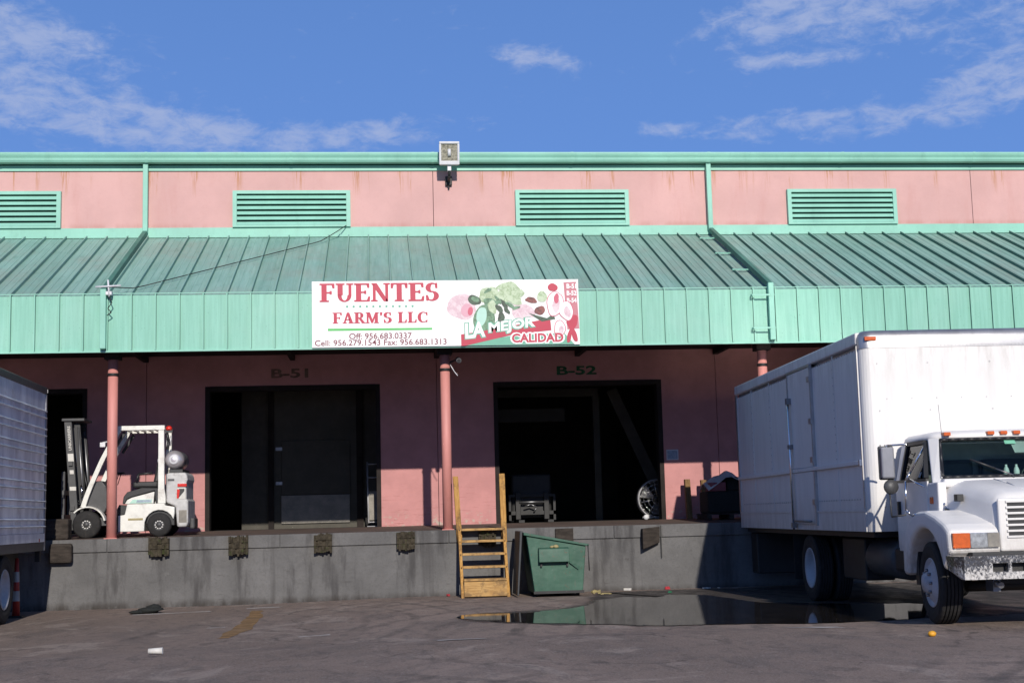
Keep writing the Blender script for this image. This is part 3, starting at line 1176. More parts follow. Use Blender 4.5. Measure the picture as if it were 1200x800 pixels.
def slope_panel():
    m = MB()

    def strip(xa, xb, lo, hi):
        q = []
        for A in (A0, A1):
            for x, h in ((xa, lo), (xb, lo), (xb, hi), (xa, hi)):
                q.append(A + Vector((x, 0, 0)) + nrm * h)
        m.hexa([tuple(v) for v in q])
    strip(0.012, SP - 0.012, -0.012, 0.0)
    strip(-0.011, 0.011, -0.012, 0.058)
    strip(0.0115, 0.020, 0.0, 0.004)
    for fx in (0.34, 0.67):
        strip(SP * fx - 0.012, SP * fx + 0.012, 0.0, 0.006)
    return m


def fascia_panel():
    m = MB()
    m.box(0.010, SP - 0.010, AY1 - 0.008, AY1 + 0.012, FZ, AZ1 + 0.004)
    m.box(-0.010, 0.010, AY1 - 0.046, AY1 + 0.012, FZ, AZ1 + 0.03)
    m.box(0.0105, 0.0175, AY1 - 0.011, AY1 - 0.0085, FZ, AZ1)
    m.box(0.018, SP - 0.012, AY1 - 0.014, AY1 - 0.0085, FZ - 0.004, FZ + 0.03)
    return m


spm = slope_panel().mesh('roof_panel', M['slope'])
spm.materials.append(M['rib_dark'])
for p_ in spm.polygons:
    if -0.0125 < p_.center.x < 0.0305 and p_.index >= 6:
        if p_.center.x > 0.0125 or p_.normal.x < -0.5:  # grime strip, and left rib side painted as if in shade
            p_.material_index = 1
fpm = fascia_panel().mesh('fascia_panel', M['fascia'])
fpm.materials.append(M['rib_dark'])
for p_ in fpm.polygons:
    if p_.center.x < 0.018 and (p_.normal.x < -0.5 or p_.center.x > 0.0105):  # same painted shade on left rib sides, with the grime strip
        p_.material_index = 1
wi = world_of(wh).translation
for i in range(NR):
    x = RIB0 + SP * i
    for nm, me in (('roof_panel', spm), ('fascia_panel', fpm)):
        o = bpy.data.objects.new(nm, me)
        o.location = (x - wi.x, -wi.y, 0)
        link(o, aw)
part(MB().box(RIB0, RIB0 + SP * NR, AY1 - 0.045, AY1 + 0.02, FZ - 0.035, FZ - 0.005), 'drip_edge', 'mint_trim', wh)
part(MB().box(RIB0, RIB0 + SP * NR, AY1 - 0.052, AY1 - 0.047, AZ1 + 0.020, AZ1 + 0.034), 'eave_trim', 'mint_trim', wh)

# downspouts
for x in (-4.71, -4.71 + 11.8, -4.71 - 11.8):
    d = MB()
    d.box(x - 0.05, x + 0.05, WY - 0.16, WY - 0.06, 7.40, 8.80)
    lift = nrm * 0.10
    a = Vector((x, AY0 - 0.05, AZ0 - 0.0)) + lift
    b = Vector((x, AY1 - 0.06, AZ1 - 0.03)) + lift
    d.bar((x, WY - 0.11, 7.43), a + Vector((0, 0, 0.0)), 0.098, 0.098, (0, 1, 0.3))
    ds = part(d, 'downspout', 'mint_trim', wh, bev=0.006, seg=1)
    part(MB().box(x - 0.05, x + 0.05, AY1 - 0.145, AY1 - 0.053, FZ + 0.02, AZ1 + 0.1), 'lower_run', 'mint_trim', ds, bev=0.006, seg=1)
    part(MB().bar(a, b, 0.085, 0.10), 'sloping_run', 'pipe_dark', ds, bev=0.006, seg=1)
    for t in (0.12, 0.42, 0.72) if x > 0 else ():
        p = Vector((x, AY0 + (AY1 - AY0) * t, AZ0 + (AZ1 - AZ0) * t)) + nrm * 0.055
        part(MB().bar(p + Vector((-0.36, 0, 0)), p + Vector((0.07, 0, 0)), 0.035, 0.02, tuple(nrm)), 'strap', 'mint_trim', ds)
    for z in (FZ + 0.22, FZ + 0.82) if x > 0 else ():
        part(MB().box(x - 0.36, x + 0.055, AY1 - 0.152, AY1 - 0.147, z, z + 0.03).box(x - 0.36, x - 0.33, AY1 - 0.147, AY1 - 0.042, z, z + 0.03), 'strap', 'mint_trim', ds)
    part(MB().box(x - 0.04, x + 0.04, AY1 - 0.13, AY1 - 0.05, FZ + 0.005, FZ + 0.019), 'outlet', 'mint_dark', ds)

# awning posts on the dock
for k in range(-3, 4):
    x = 1.2 + 5.855 * k
    m = MB().lathe([(0, 0.0), (0, 0.088), (2.85 + 0.28, 0.088), (3.13, 0.0)], (x, 0.25, 1.18), 'z', 20)
    p = part(m, 'support_post', 'pink_post', wh)
    part(MB().box(x - 0.11, x + 0.11, 0.14, 0.36, 1.181, 1.20), 'base_plate', 'pink_post', p)
    part(MB().lathe([(-0.001, 0.09), (-0.001, 0.098), (0.05, 0.098), (0.05, 0.09)], (x, 0.25, 4.02), 'z', 20), 'clamp', 'dark_metal', p)
    part(MB().box(x - 0.13, x + 0.13, 0.1, 0.4, 4.311, FZ + 0.255), 'top_bracket', 'soffit', p)

# interior: floor, ceiling, back wall, partitions between units
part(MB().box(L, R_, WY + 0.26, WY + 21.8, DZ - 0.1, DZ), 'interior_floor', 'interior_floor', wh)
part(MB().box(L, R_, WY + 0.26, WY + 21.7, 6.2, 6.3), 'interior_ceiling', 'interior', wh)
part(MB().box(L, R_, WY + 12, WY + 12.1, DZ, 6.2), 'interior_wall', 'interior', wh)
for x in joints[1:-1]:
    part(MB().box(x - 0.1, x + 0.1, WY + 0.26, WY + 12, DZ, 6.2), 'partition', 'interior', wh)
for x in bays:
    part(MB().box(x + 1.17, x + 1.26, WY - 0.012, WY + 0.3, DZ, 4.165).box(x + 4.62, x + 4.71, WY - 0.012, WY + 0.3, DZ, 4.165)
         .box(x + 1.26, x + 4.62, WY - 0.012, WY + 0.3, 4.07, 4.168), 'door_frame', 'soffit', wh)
# inner insulated door behind B-51
idr = part(MB().box(-2.3, -0.5, 6.2, 6.3, DZ, 4.75), 'inner_door', 'door_panel', wh)
part(MB().box(-2.14, -0.64, 6.165, 6.195, 1.98, 3.16), 'raised_panel', 'door_panel', idr, bev=0.01)
part(MB().box(-2.14, -0.66, 6.155, 6.185, 1.36, 1.965), 'kick_plate', 'kick', idr)
for z in (2.2, 2.95):
    part(MB().box(-2.26, -2.12, 6.13, 6.16, z, z + 0.07), 'hinge', 'steel', idr)
for xa, xb in ((-3.0, -2.42), (-0.36, 0.6)):
    part(MB().box(xa, xb, 6.22, 6.34, DZ, 4.75), 'inner_wall', 'interior', wh)
for xa, xb in ((-2.42, -2.3), (-0.5, -0.36)):
    part(MB().box(xa, xb, 6.12, 6.3, DZ, 4.9), 'inner_jamb', 'soffit', wh)
# inner frame behind B-52
part(MB().box(2.2, 5.05, 7.0, 7.15, 4.1, 4.28).box(4.92, 5.07, 6.98, 7.13, DZ, 4.1), 'inner_frame', 'door_panel', wh)
part(MB().box(2.2, 4.3, 7.3, 7.4, 3.55, 3.85), 'inner_beam', 'interior', wh)
part(MB().bar((5.3, 6.6, 4.2), (6.3, 6.6, 1.9), 0.25, 0.04, (0, 1, 0)), 'hanging_strip', 'interior', wh)
text_part('B-51', 'lettering', 'stencil_faded', wh, -2.18, -1.43, 4.32, 4.51, WY - 0.004, bold=0.03)
text_part('B-52', 'lettering', 'stencil', wh, 3.71, 4.55, 4.29, 4.48, WY - 0.004, bold=0.03)

# ------------------------------------------------------------------ dock
dk = thing('loading_dock', 'stained grey concrete loading dock along the warehouse front', 'loading dock', (1.2, 0.0, 0))
DX0, DX1 = L, R_
part(MB().prism([(0.02, -0.6), (0.02, 1.178), (WY - 0.005, 1.248), (WY - 0.005, -0.6)], 'x', DX0, DX1), 'dock_slab', 'concrete', dk)
part(MB().prism([(0.06, 1.182), (0.06, 1.186), (WY - 0.01, 1.254), (WY - 0.01, 1.25)], 'x', DX0, DX1), 'dock_surface', 'dock_top', dk)
for i in range(len(joints) - 1):
    a = joints[i]
    for h in range(2):
        part(MB().box(a + h * 2.94 + 0.003, a + h * 2.94 + 2.937, -0.012, 0.058, 0.965, 1.187), 'edge_beam', 'concrete', dk, bev=0.008, seg=1)
random.seed(5)


def ragged(x0, x1, z0, z1, y0=-0.13, y1=-0.016):
    m = MB()
    n = 9
    for i in range(n):
        a = x0 + (x1 - x0) * i / n
        b = x0 + (x1 - x0) * (i + 1) / n
        k = 3
        for j in range(k):
            za = z0 + (z1 - z0) * j / k
            zb = z0 + (z1 - z0) * (j + 1) / k
            m.box(a + 0.0005, b - 0.0005, y0 + random.uniform(-0.02, 0.035), y1,
                  za + (random.uniform(-0.035, 0.012) if j == 0 else 0.0), zb + (random.uniform(-0.015, 0.02) if j == k - 1 else -0.004))
    return m


for (a, b, c, d) in ((-3.97, -3.62, 0.90, 1.185), (-2.61, -2.28, 0.87, 1.17), (-1.15, -0.84, 0.87, 1.17), (0.28, 0.60, 0.87, 1.17), (1.72, 2.02, 0.90, 1.16), (-6.9, -6.56, 0.88, 1.17), (7.7, 8.04, 0.88, 1.17)):
    part(ragged(a, b, c, d), 'dock_bumper', 'moss', dk)
part(MB().box(-5.62, -5.24, -0.16, -0.016, 0.80, 1.13), 'dock_bumper', 'old_wood', dk, bev=0.04)
part(MB().box(3.08, 3.40, -0.07, -0.016, 0.93, 1.16), 'dock_bumper', 'old_wood', dk, bev=0.01)
part(MB().hexa([(4.62, -0.2, 0.76), (4.94, -0.1, 0.87), (4.94, -0.016, 0.87), (4.62, -0.016, 0.76), (4.62, -0.2, 1.12), (4.95, -0.1, 1.15), (4.95, -0.016, 1.15), (4.62, -0.016, 1.12)]), 'dock_bumper', 'old_wood', dk, bev=0.012)
part(MB().box(4.975, 4.99, -0.03, -0.016, 0.6, 1.17), 'chain', 'dark_metal', dk)

# ------------------------------------------------------------------ sign
SX0, SX1, SZ0, SZ1, SY = -1.14, 3.58, 4.40, 5.57, -0.385
sg = thing('business_sign', 'wide white produce business sign with crimson lettering fixed to the awning fascia', 'sign', (1.22, SY, SZ0))
part(MB().box(SX0, SX1, SY, SY + 0.025, SZ0, SZ1), 'panel', 'sign_white', sg)
SW, SH = SX1 - SX0, SZ1 - SZ0


def sx(px):
    return SX0 + (px - 366.0) / (678.5 - 366.0) * SW


def szl(py, px=440):
    top = 330.5 - 3.0 * (px - 366) / 312.0
    bot = 407.7 - 4.6 * (px - 366) / 312.0
    return SZ1 - (py - top) / (bot - top) * SH


# serif capitals on a unit cell: stem/bar polygons, thick verticals and hairline joins with slab serifs
def arc(cx_, cy_, rx, ry, a0, a1, w0, w1, n=14):
    out, inn = [], []
    for i in range(n + 1):
        t = i / n
        a = math.radians(a0 + (a1 - a0) * t)
        w = w0 + (w1 - w0) * math.sin(PI * t)
        out.append((cx_ + rx * math.cos(a), cy_ + ry * math.sin(a)))
        inn.append((cx_ + (rx - w) * math.cos(a), cy_ + (ry - w * 0.55) * math.sin(a)))
    return [[out[i], out[i + 1], inn[i + 1], inn[i]] for i in range(n)]


def rc(a, b, c, d):
    return [(a, c), (b, c), (b, d), (a, d)]


T, H, S_ = 0.20, 0.075, 0.07
GL = {
    'F': (0.72, [rc(.10, .30, S_, 1 - H), rc(0, .42, 0, S_), rc(0, .70, 1 - H, 1), [(.62, 1 - H), (.70, 1 - H), (.70, .74), (.665, .74)], rc(.30, .54, .46, .46 + H), [(.50, .46), (.56, .38), (.56, .62), (.50, .54)]]),
    'U': (0.84, [rc(.10, .30, .36, 1 - S_), rc(0, .40, 1 - S_, 1), rc(.66, .74, .36, 1 - S_), rc(.54, .84, 1 - S_, 1)] + arc(.42, .36, .32, .37, 180, 360, .14, .12)),
    'E': (0.76, [rc(.10, .30, S_, 1 - H), rc(0, .74, 0, H), rc(0, .72, 1 - H, 1), [(.64, 1 - H), (.72, 1 - H), (.72, .75), (.685, .75)], [(.66, H), (.74, H), (.76, .27), (.72, .27)], rc(.30, .54, .47, .47 + H), [(.50, .47), (.56, .39), (.56, .63), (.50, .55)]]),
    'N': (0.92, [rc(.10, .18, S_, 1 - S_), rc(0, .28, 0, S_), rc(.74, .82, .0, 1 - S_), rc(.64, .92, 1 - S_, 1), [(.02, 1), (.24, 1), (.82, .0), (.66, .0)]]),
    'T': (0.80, [rc(.30, .50, S_, 1 - H), rc(.19, .61, 0, S_), rc(0, .80, 1 - H, 1), [(0, 1 - H), (.09, 1 - H), (.045, .72), (0, .72)], [(.71, 1 - H), (.80, 1 - H), (.80, .72), (.755, .72)]]),
    'S': (0.66, arc(.33, .735, .30, .265, 60, 270, .10, .20) + arc(.33, .27, .32, .275, -120, 90, .10, .20) + [[(.50, .95), (.57, 1.0), (.58, .70), (.54, .70)], [(.04, .32), (.08, .32), (.17, .05), (.06, 0)]]),
    'A': (0.86, [[(.37, 1), (.50, 1), (.80, S_), (.58, S_)], [(.37, 1), (.45, 1), (.19, S_), (.10, S_)], rc(0, .31, 0, S_), rc(.49, .88, 0, S_), rc(.22, .60, .30, .30 + H)]),
    'R': (0.86, [rc(.10, .30, S_, 1), rc(0, .42, 0, S_), rc(0, .30, 1 - H, 1), rc(.30, .44, 1 - H, 1), rc(.30, .44, .46, .46 + H), [(.36, .47), (.54, .47), (.82, S_), (.62, S_)], rc(.62, .90, 0, S_)] + arc(.44, .73, .27, .27, -90, 90, .09, .19)),
    'M': (1.02, [rc(.09, .17, S_, 1 - S_), rc(0, .26, 0, S_), rc(.76, .95, S_, 1 - S_), rc(.67, 1.04, 0, S_), rc(.0, .2, 1 - S_, 1), rc(.8, 1.04, 1 - S_, 1), [(.09, 1), (.30, 1), (.56, .12), (.47, .0)], [(.80, 1), (.88, 1), (.53, .0), (.46, .05)]]),
    "'": (0.24, [[(.06, 1), (.22, 1), (.15, .68), (.10, .68)]]),
    'L': (0.72, [rc(.10, .30, S_, 1 - S_), rc(0, .42, 1 - S_, 1), rc(0, .68, 0, H), [(.60, H), (.68, H), (.71, .30), (.67, .30)]]),
    'C': (0.84, arc(.44, .5, .42, .5, 50, 310, .07, .22, 20) + [[(.70, .93), (.78, .98), (.79, .66), (.75, .66)], [(.68, .07), (.76, .02), (.79, .24), (.75, .24)]]),
    ' ': (0.34, []),
}


def serif(s, name, mat, x0, x1, z0, z1, y, gap=0.10, tilt=0.0):
    tot = sum(GL[c][0] for c in s) + gap * (len(s) - 1)
    k = (x1 - x0) / tot
    m = MB()
    x = 0.0
    nlay = 0
    for c in s:
        w, polys = GL[c]
        for q in polys:
            for ddx, ddz in ((-0.036, 0.0), (0.0, -0.01), (0.036, 0.0), (0.0, 0.01)):
                nlay = (nlay + 1) % 9
                yy = y - 0.0004 * nlay
                pts = [(x0 + (x + a + ddx) * k, yy, z0 + (z1 - z0) * (b + ddz)) for a, b in q]
                m.add(pts, [list(range(len(pts)))])
        x += w + gap
    return part(m, name, mat, sg)


YL = SY - 0.003


LAYER = [0]


def quad(name, mat, pts, y=YL):
    LAYER[0] += 1
    y = y - 0.00003 * LAYER[0]
    return part(MB().add([(sx(px), y, szl(py, px)) for px, py in pts], [list(range(len(pts)))]), name, mat, sg)


serif('FUENTES', 'lettering', 'ink_crimson', sx(375.5), sx(513), szl(353.6, 440), szl(332.4, 440), YL)
serif("FARM'S LLC", 'lettering', 'ink_crimson', sx(390), sx(500), szl(378.8, 445), szl(366.3, 445), YL)
dots = MB()
for i in range(11):
    c = (sx(406.5 + 7.6 * i), szl(359.8 - 0.07 * i, 406 + 7.6 * i))
    dots.add([(c[0] + 0.022 * math.cos(a * PI / 4), YL, c[1] + 0.022 * math.sin(a * PI / 4)) for a in range(8)], [list(range(8))])
part(dots, 'dotted_rule', 'ink_mint', sg)['kind'] = 'stuff'
quad('green_rule', 'ink_lime', [(384, 388.2), (505, 386.6), (505, 384.2), (384, 385.4)])
text_part('Off: 956.683.0337', 'lettering', 'ink_maroon', sg, sx(408.5), sx(481), szl(397.4, 440), szl(390.3, 440), YL, bold=0.012)
text_part('Cell: 956.279.1543 Fax: 956.683.1313', 'lettering', 'ink_maroon', sg, sx(369), sx(521.5), szl(404.8, 440), szl(397.8, 440), YL, bold=0.012)


# right half: vegetables, banner and slogan
def blob(name, mat, cx_, cy_, rx, ry, y, rot=0.0, n=22, wob=0.0, half=None):
    pts = []
    for i in range(n):
        a = 2 * PI * i / n
        q = 1 + wob * math.sin(3 * a + cx_) + wob * 0.6 * math.sin(5 * a + cy_)
        u, w = rx * q * math.cos(a), ry * q * math.sin(a)
        pts.append((cx_ + u * math.cos(rot) - w * math.sin(rot), cy_ + u * math.sin(rot) + w * math.cos(rot)))
    return quad(name, mat, pts, y)


Y1, Y2, Y3, Y4, Y5 = YL, YL - 0.002, YL - 0.004, YL - 0.006, YL - 0.008
blob('onion_print', 'ink_pale_pink', 540, 360, 17, 15, Y1, 0.2, 22, 0.06)
blob('onion_print', 'ink_pink', 546, 364, 7, 8, Y2, 0.3)
blob('tomato_print', 'ink_rose', 550, 365, 3, 5, Y3, 0.2)
blob('broccoli_print', 'ink_pale_green', 597, 341, 13, 10, Y1, 0, 26, 0.07)
blob('pepper_print', 'ink_green', 566, 375, 13, 17, Y2, 0.1, 24, 0.03)
blob('pepper_print', 'ink_pale_mint', 563, 371, 6, 11, Y3, 0.15, 20, 0.04)
blob('cabbage_print', 'ink_pale_green', 573, 347, 13, 9.5, Y3, 0.1, 26, 0.07)
blob('cabbage_print', 'ink_green', 574, 355, 9, 5, Y4, 0.2, 20, 0.08)
blob('leaf_print', 'ink_dark_green', 555, 352, 8, 5.5, Y4, 0.35, 20, 0.05)
blob('leaf_print', 'ink_green', 556, 351, 5, 3, Y5, 0.35)
for (px, py, rx, ry, ro) in ((584, 362, 6, 3, 0.8), (590, 357, 7, 2.5, 1.0), (586, 372, 4, 6, 0.2), (593, 364, 5, 2.4, 0.9)):
    blob('stalk_print', 'ink_dark_green', px, py, rx, ry, Y5, ro, 16, 0.1)
blob('garlic_print', 'ink_pale_pink', 612, 366, 14, 10, Y2, 0.2, 22, 0.05)
blob('radish_print', 'ink_brown', 622, 352, 7, 3.5, Y3, 0.2, 18, 0.09)
blob('radish_print', 'ink_pale_green', 635, 348, 6, 6.5, Y3, 0, 20, 0.05)
blob('potato_print', 'ink_brown', 632, 364, 6.5, 5, Y4, -0.3, 18, 0.06)
quad('leaf_print', 'ink_dark_green', [(618, 367), (640, 373), (648, 368), (650, 374), (634, 377)], Y3)
for (px, py, rx, ry, ro) in ((580, 343, 9, 4, 0.7), (588, 336, 7, 3.5, -0.4), (602, 352, 10, 5, 0.3), (590, 349, 6, 7, 0.2), (608, 345, 7, 4, -0.5), (576, 360, 5, 8, -0.2)):
    blob('leaf_print', 'ink_pale_green', px, py, rx, ry, Y4, ro, 18, 0.1)
for (px, py, rx, ry, ro) in ((583, 352, 6, 2.2, 0.9), (597, 358, 7, 2.2, 0.6), (604, 361, 5, 1.8, -0.3), (571, 341, 5, 2, -0.5)):
    blob('leaf_print', 'ink_green', px, py, rx, ry, Y5, ro, 16, 0.1)
# plain produce shapes stand in for the painted figure
quad('red_panel', 'ink_red_wash', [(661, 331), (676, 330.5), (678.2, 385), (664, 386)], Y1)
blob('tomato_print', 'ink_crimson', 648, 337, 6, 4.5, Y3, 0.1, 20, 0.04)
for (px, py, rx, ry, ro) in ((650, 356, 9, 14, 0.15), (663, 364, 8, 11, -0.3), (655, 385, 6, 9, 0.1)):
    blob('turnip_print', 'ink_rose', px, py, rx + 0.9, ry + 0.9, Y4, ro, 22, 0.05)
    blob('turnip_print', 'ink_white', px, py, rx, ry, Y4 - 0.0008, ro, 22, 0.05)
    blob('turnip_print', 'ink_pale_pink', px + 1.5, py + 2, rx * 0.5, ry * 0.6, Y4 - 0.0012, ro, 18, 0.05)
blob('chilli_print', 'ink_crimson', 672, 392, 3, 9, Y3, -0.3, 18, 0.05)
blob('chilli_print', 'ink_crimson', 666, 394, 2.5, 8, Y3, 0.2, 18, 0.05)
blob('beet_print', 'ink_crimson', 670, 377, 6.5, 9, Y3, 0.25, 20, 0.08)
blob('radish_print', 'ink_rose', 652, 350, 3, 6, Y5, 0.1, 16, 0.06)
quad('green_base', 'ink_mint', [(538, 405.0), (672, 403.0), (660, 390), (600, 393), (548, 402)], Y1)
quad('crimson_band', 'ink_crimson', [(538.5, 405.3), (538.5, 392), (588, 384), (628, 376), (644, 373), (645, 387), (600, 392), (543, 405.2)], Y2)


def slant(x0, y0, x1, y1, hgt):
    def f(u, w, lift=0.0):
        px = x0 + (x1 - x0) * u
        py = y0 + (y1 - y0) * u - hgt * w
        return (sx(px), f.y, szl(py, px))
    return f


for s, x0, x1, ya, yb, h0 in (('LA', 543.5, 567, 397.2, 394.6, 18), ('MEJOR', 571, 626, 393.6, 386.0, 15)):
    f = slant(x0 - 1.0, ya + 1.0, x1 + 1.0, yb + 1.0, h0 + 2)
    f.y = Y3
    text_part(s, 'lettering', 'ink_mint', sg, 0, 0, 0, 0, 0, mapping=f, bold=0.10)
    f2 = slant(x0, ya, x1, yb, h0)
    f2.y = Y5
    text_part(s, 'lettering', 'ink_white', sg, 0, 0, 0, 0, 0, mapping=f2, bold=0.035)
f = slant(596.0, 403.2, 661.0, 401.8, 13.6)
f.y = Y4
text_part('CALIDAD', 'lettering', 'ink_white', sg, 0, 0, 0, 0, 0, mapping=f, bold=0.11)
f = slant(598.0, 401.6, 659.0, 400.4, 10.6)
f.y = Y5 - 0.002
text_part('CALIDAD', 'lettering', 'ink_crimson', sg, 0, 0, 0, 0, 0, mapping=f, bold=0.035)
for s, py in (('B-51', 338.5), ('B-52', 346.5), ('B-54', 355)):
    f = slant(664.5, py, 676, py - 0.1, 5.6)
    f.y = Y3
    text_part(s, 'lettering', 'ink_white', sg, 0, 0, 0, 0, 0, mapping=f, bold=0.03)

# ------------------------------------------------------------------ small fittings on the building
fl = thing('floodlight', 'boxy metal floodlight on a short arm in front of the roof gutter', 'floodlight', (1.53, WY - 0.12, 8.25))


def tilt_box(cx_, cy_, cz_, w, d, h, ang):
    """box centred on the point, leaning about the x axis"""
    q = []
    ca, sa = math.cos(ang), math.sin(ang)
    for z in (-h / 2, h / 2):
        for x, y in ((-w / 2, -d / 2), (w / 2, -d / 2), (w / 2, d / 2), (-w / 2, d / 2)):
            q.append((cx_ + x, cy_ + y * ca - z * sa, cz_ + y * sa + z * ca))
    return q


FC = (1.53, 3.42, 8.90)
ang = 0.22
hd = MB().hexa(tilt_box(FC[0], FC[1] + 0.10, FC[2], 0.40, 0.18, 0.46, ang))
part(hd, 'housing', 'galv', fl, bev=0.03)
rim = MB()
for (dx, dz, w, h) in ((0, 0.215, 0.42, 0.05), (0, -0.2, 0.42, 0.08), (-0.19, 0.01, 0.045, 0.36), (0.19, 0.01, 0.045, 0.36)):
    ca, sa = math.cos(ang), math.sin(ang)
    rim.hexa(tilt_box(FC[0] + dx, FC[1] - dz * sa, FC[2] + dz * ca, w, 0.06, h, ang))
part(rim, 'bezel', 'pale_plastic', fl, bev=0.012)
part(MB().hexa(tilt_box(FC[0], FC[1] + 0.005, FC[2] + 0.01, 0.335, 0.01, 0.36, ang)), 'lens', 'lamp_glass', fl)
part(MB().tube((FC[0], FC[1] - 0.012, FC[2] + 0.08), (FC[0], FC[1] - 0.005, FC[2] - 0.06), 0.035, 10), 'bulb', 'pale_plastic', fl)
part(MB().box(1.49, 1.57, 3.5, 3.62, 8.55, 8.70), 'swivel', 'pale_plastic', fl, bev=0.01)
part(MB().path([(1.53, 3.56, 8.57), (1.53, 3.6, 8.47), (1.53, 3.75, 8.42), (1.53, 3.925, 8.42)], 0.03, 8), 'arm', 'dark_metal', fl)
part(MB().box(1.46, 1.60, 3.86, 3.935, 8.33, 8.52).tube((1.53, 3.9, 8.33), (1.53, 3.9, 8.25), 0.02, 8), 'junction_box', 'dark_metal', fl, bev=0.01)

cr = thing('antenna_cross', 'small white plastic cross on the fascia corner by the left downspout', 'antenna', (-4.61, -0.46, 5.3))
part(MB().tube((-4.83, -0.48, 5.495), (-4.40, -0.48, 5.515), 0.016, 8), 'crossbar', 'pale_plastic', cr)
part(MB().tube((-4.625, -0.46, 5.62), (-4.60, -0.46, 5.32), 0.016, 8), 'mast', 'pale_plastic', cr)
part(MB().box(-4.66, -4.56, -0.47, -0.345, 5.36, 5.42), 'clamp', 'pale_plastic', cr)
part(MB().path([(-4.6, -0.475, 5.33), (-4.55, -0.48, 5.22), (-4.62, -0.48, 5.12), (-4.56, -0.475, 5.05), (-4.63, -0.47, 5.0)], 0.009, 6), 'loose_cable', 'cable', cr)
pts = []
P0, P1 = Vector((-4.6, -0.44, 5.50)), Vector((-0.62, WY - 0.11, 7.47))
for i in range(25):
    t = i / 24
    p = P0.lerp(P1, t)
    p.z += -0.42 * 4 * t * (1 - t) + 0.46 * math.sin(PI * t) * 0.0
    ya = AZ1 + (AZ0 - AZ1) * (p.y - AY1) / (AY0 - AY1)
    p.z = max(p.z, ya + 0.06) if p.y > AY1 else p.z
    pts.append(tuple(p))
solo(MB().path(pts, 0.009, 6), 'sagging_cable', 'thin black cable sagging across the green awning from white cross to vent', 'cable', 'cable', (-4.6, -0.44, 5.50))

cm = thing('security_camera', 'small security camera under the sign beside the centre pink post', 'camera', (1.35, 0.25, 4.2))
part(MB().path([(1.27, 0.25, 4.17), (1.36, 0.2, 4.2), (1.42, 0.08, 4.21)], 0.018, 8), 'bracket', 'dark_metal', cm)
part(MB().tube((1.43, 0.2, 4.23), (1.44, -0.02, 4.18), 0.045, 12), 'body', 'steel', cm)
part(MB().tube((1.44, -0.021, 4.179), (1.441, -0.03, 4.177), 0.035, 12), 'lens', 'black', cm)
part(MB().path([(1.29, 0.2, 4.14), (1.36, 0.12, 4.0), (1.42, 0.1, 3.92)], 0.008, 6), 'loose_cable', 'pale_plastic', cm)

nt = thing('wall_notice', 'small grey framed notice on the pink wall right of doorway B-52', 'notice', (6.09, WY - 0.02, 2.47))
part(MB().box(5.965, 6.215, WY - 0.022, WY - 0.003, 2.475, 2.69), 'board', 'pale_plastic', nt)
part(MB().box(5.985, 6.195, WY - 0.026, WY - 0.023, 2.495, 2.67), 'sheet', 'notice', nt)

# ------------------------------------------------------------------ wooden steps
st = thing('wooden_steps', 'yellow pine dock steps with two upright handrail posts beside green dumpster', 'steps', (1.77, -0.45, gz(1.77, -0.5)))
gzs = gz(1.8, -0.5)
YB, YT = -0.80, -0.14


def stp(z):
    return YB + (YT - YB) * (z - gzs) / (1.2 - gzs)


for x in (1.375, 2.155):
    sgn = -1 if x < 1.7 else 1
    part(MB().hexa([(x - 0.025, stp(gzs) - 0.07, gzs), (x + 0.025, stp(gzs) - 0.07, gzs), (x + 0.025, stp(gzs) + 0.14, gzs), (x - 0.025, stp(gzs) + 0.14, gzs),
                    (x - 0.025, YT - 0.10, 1.2), (x + 0.025, YT - 0.10, 1.2), (x + 0.025, YT + 0.10, 1.2), (x - 0.025, YT + 0.10, 1.2)]), 'stringer', 'wood', st, bev=0.004, seg=1)
part(MB().hexa([(1.34, -0.13, 0.95), (1.43, -0.13, 0.95), (1.43, -0.04, 0.95), (1.34, -0.04, 0.95), (1.285, -0.13, 2.12), (1.375, -0.13, 2.12), (1.375, -0.04, 2.12), (1.285, -0.04, 2.12)]), 'handrail_post', 'wood', st, bev=0.006, seg=1)
part(MB().hexa([(2.12, -0.13, 0.95), (2.215, -0.13, 0.95), (2.215, -0.04, 0.95), (2.12, -0.04, 0.95), (2.10, -0.13, 2.15), (2.20, -0.13, 2.15), (2.20, -0.04, 2.15), (2.10, -0.04, 2.15)]), 'handrail_post', 'wood', st, bev=0.006, seg=1)
part(MB().box(1.40, 2.13, YB - 0.075, YB - 0.035, gzs + 0.02, gzs + 0.275), 'riser_board', 'woodh', st, bev=0.005, seg=1)
part(MB().box(1.40, 2.13, YB - 0.10, YB + 0.16, gzs + 0.28, gzs + 0.318), 'tread', 'woodh', st, bev=0.005, seg=1)
for z in (0.53, 0.745, 0.965, 1.165):
    y = stp(z)
    part(MB().box(1.402, 2.128, y - 0.11, y + 0.12, z, z + 0.04), 'tread', 'woodh', st, bev=0.005, seg=1)
nl = MB()
for z in (0.53, 0.745, 0.965, 1.165):
    for x in (1.375, 2.155):
        nl.tube((x, stp(z) - 0.125, z + 0.02), (x, stp(z) - 0.09, z + 0.02), 0.008, 6)
part(nl, 'nail_heads', 'dark_metal', st)['kind'] = 'stuff'
part(MB().box(2.165, 2.2, -0.02, 0.06, 1.19, 1.85), 'brace', 'wood', st)

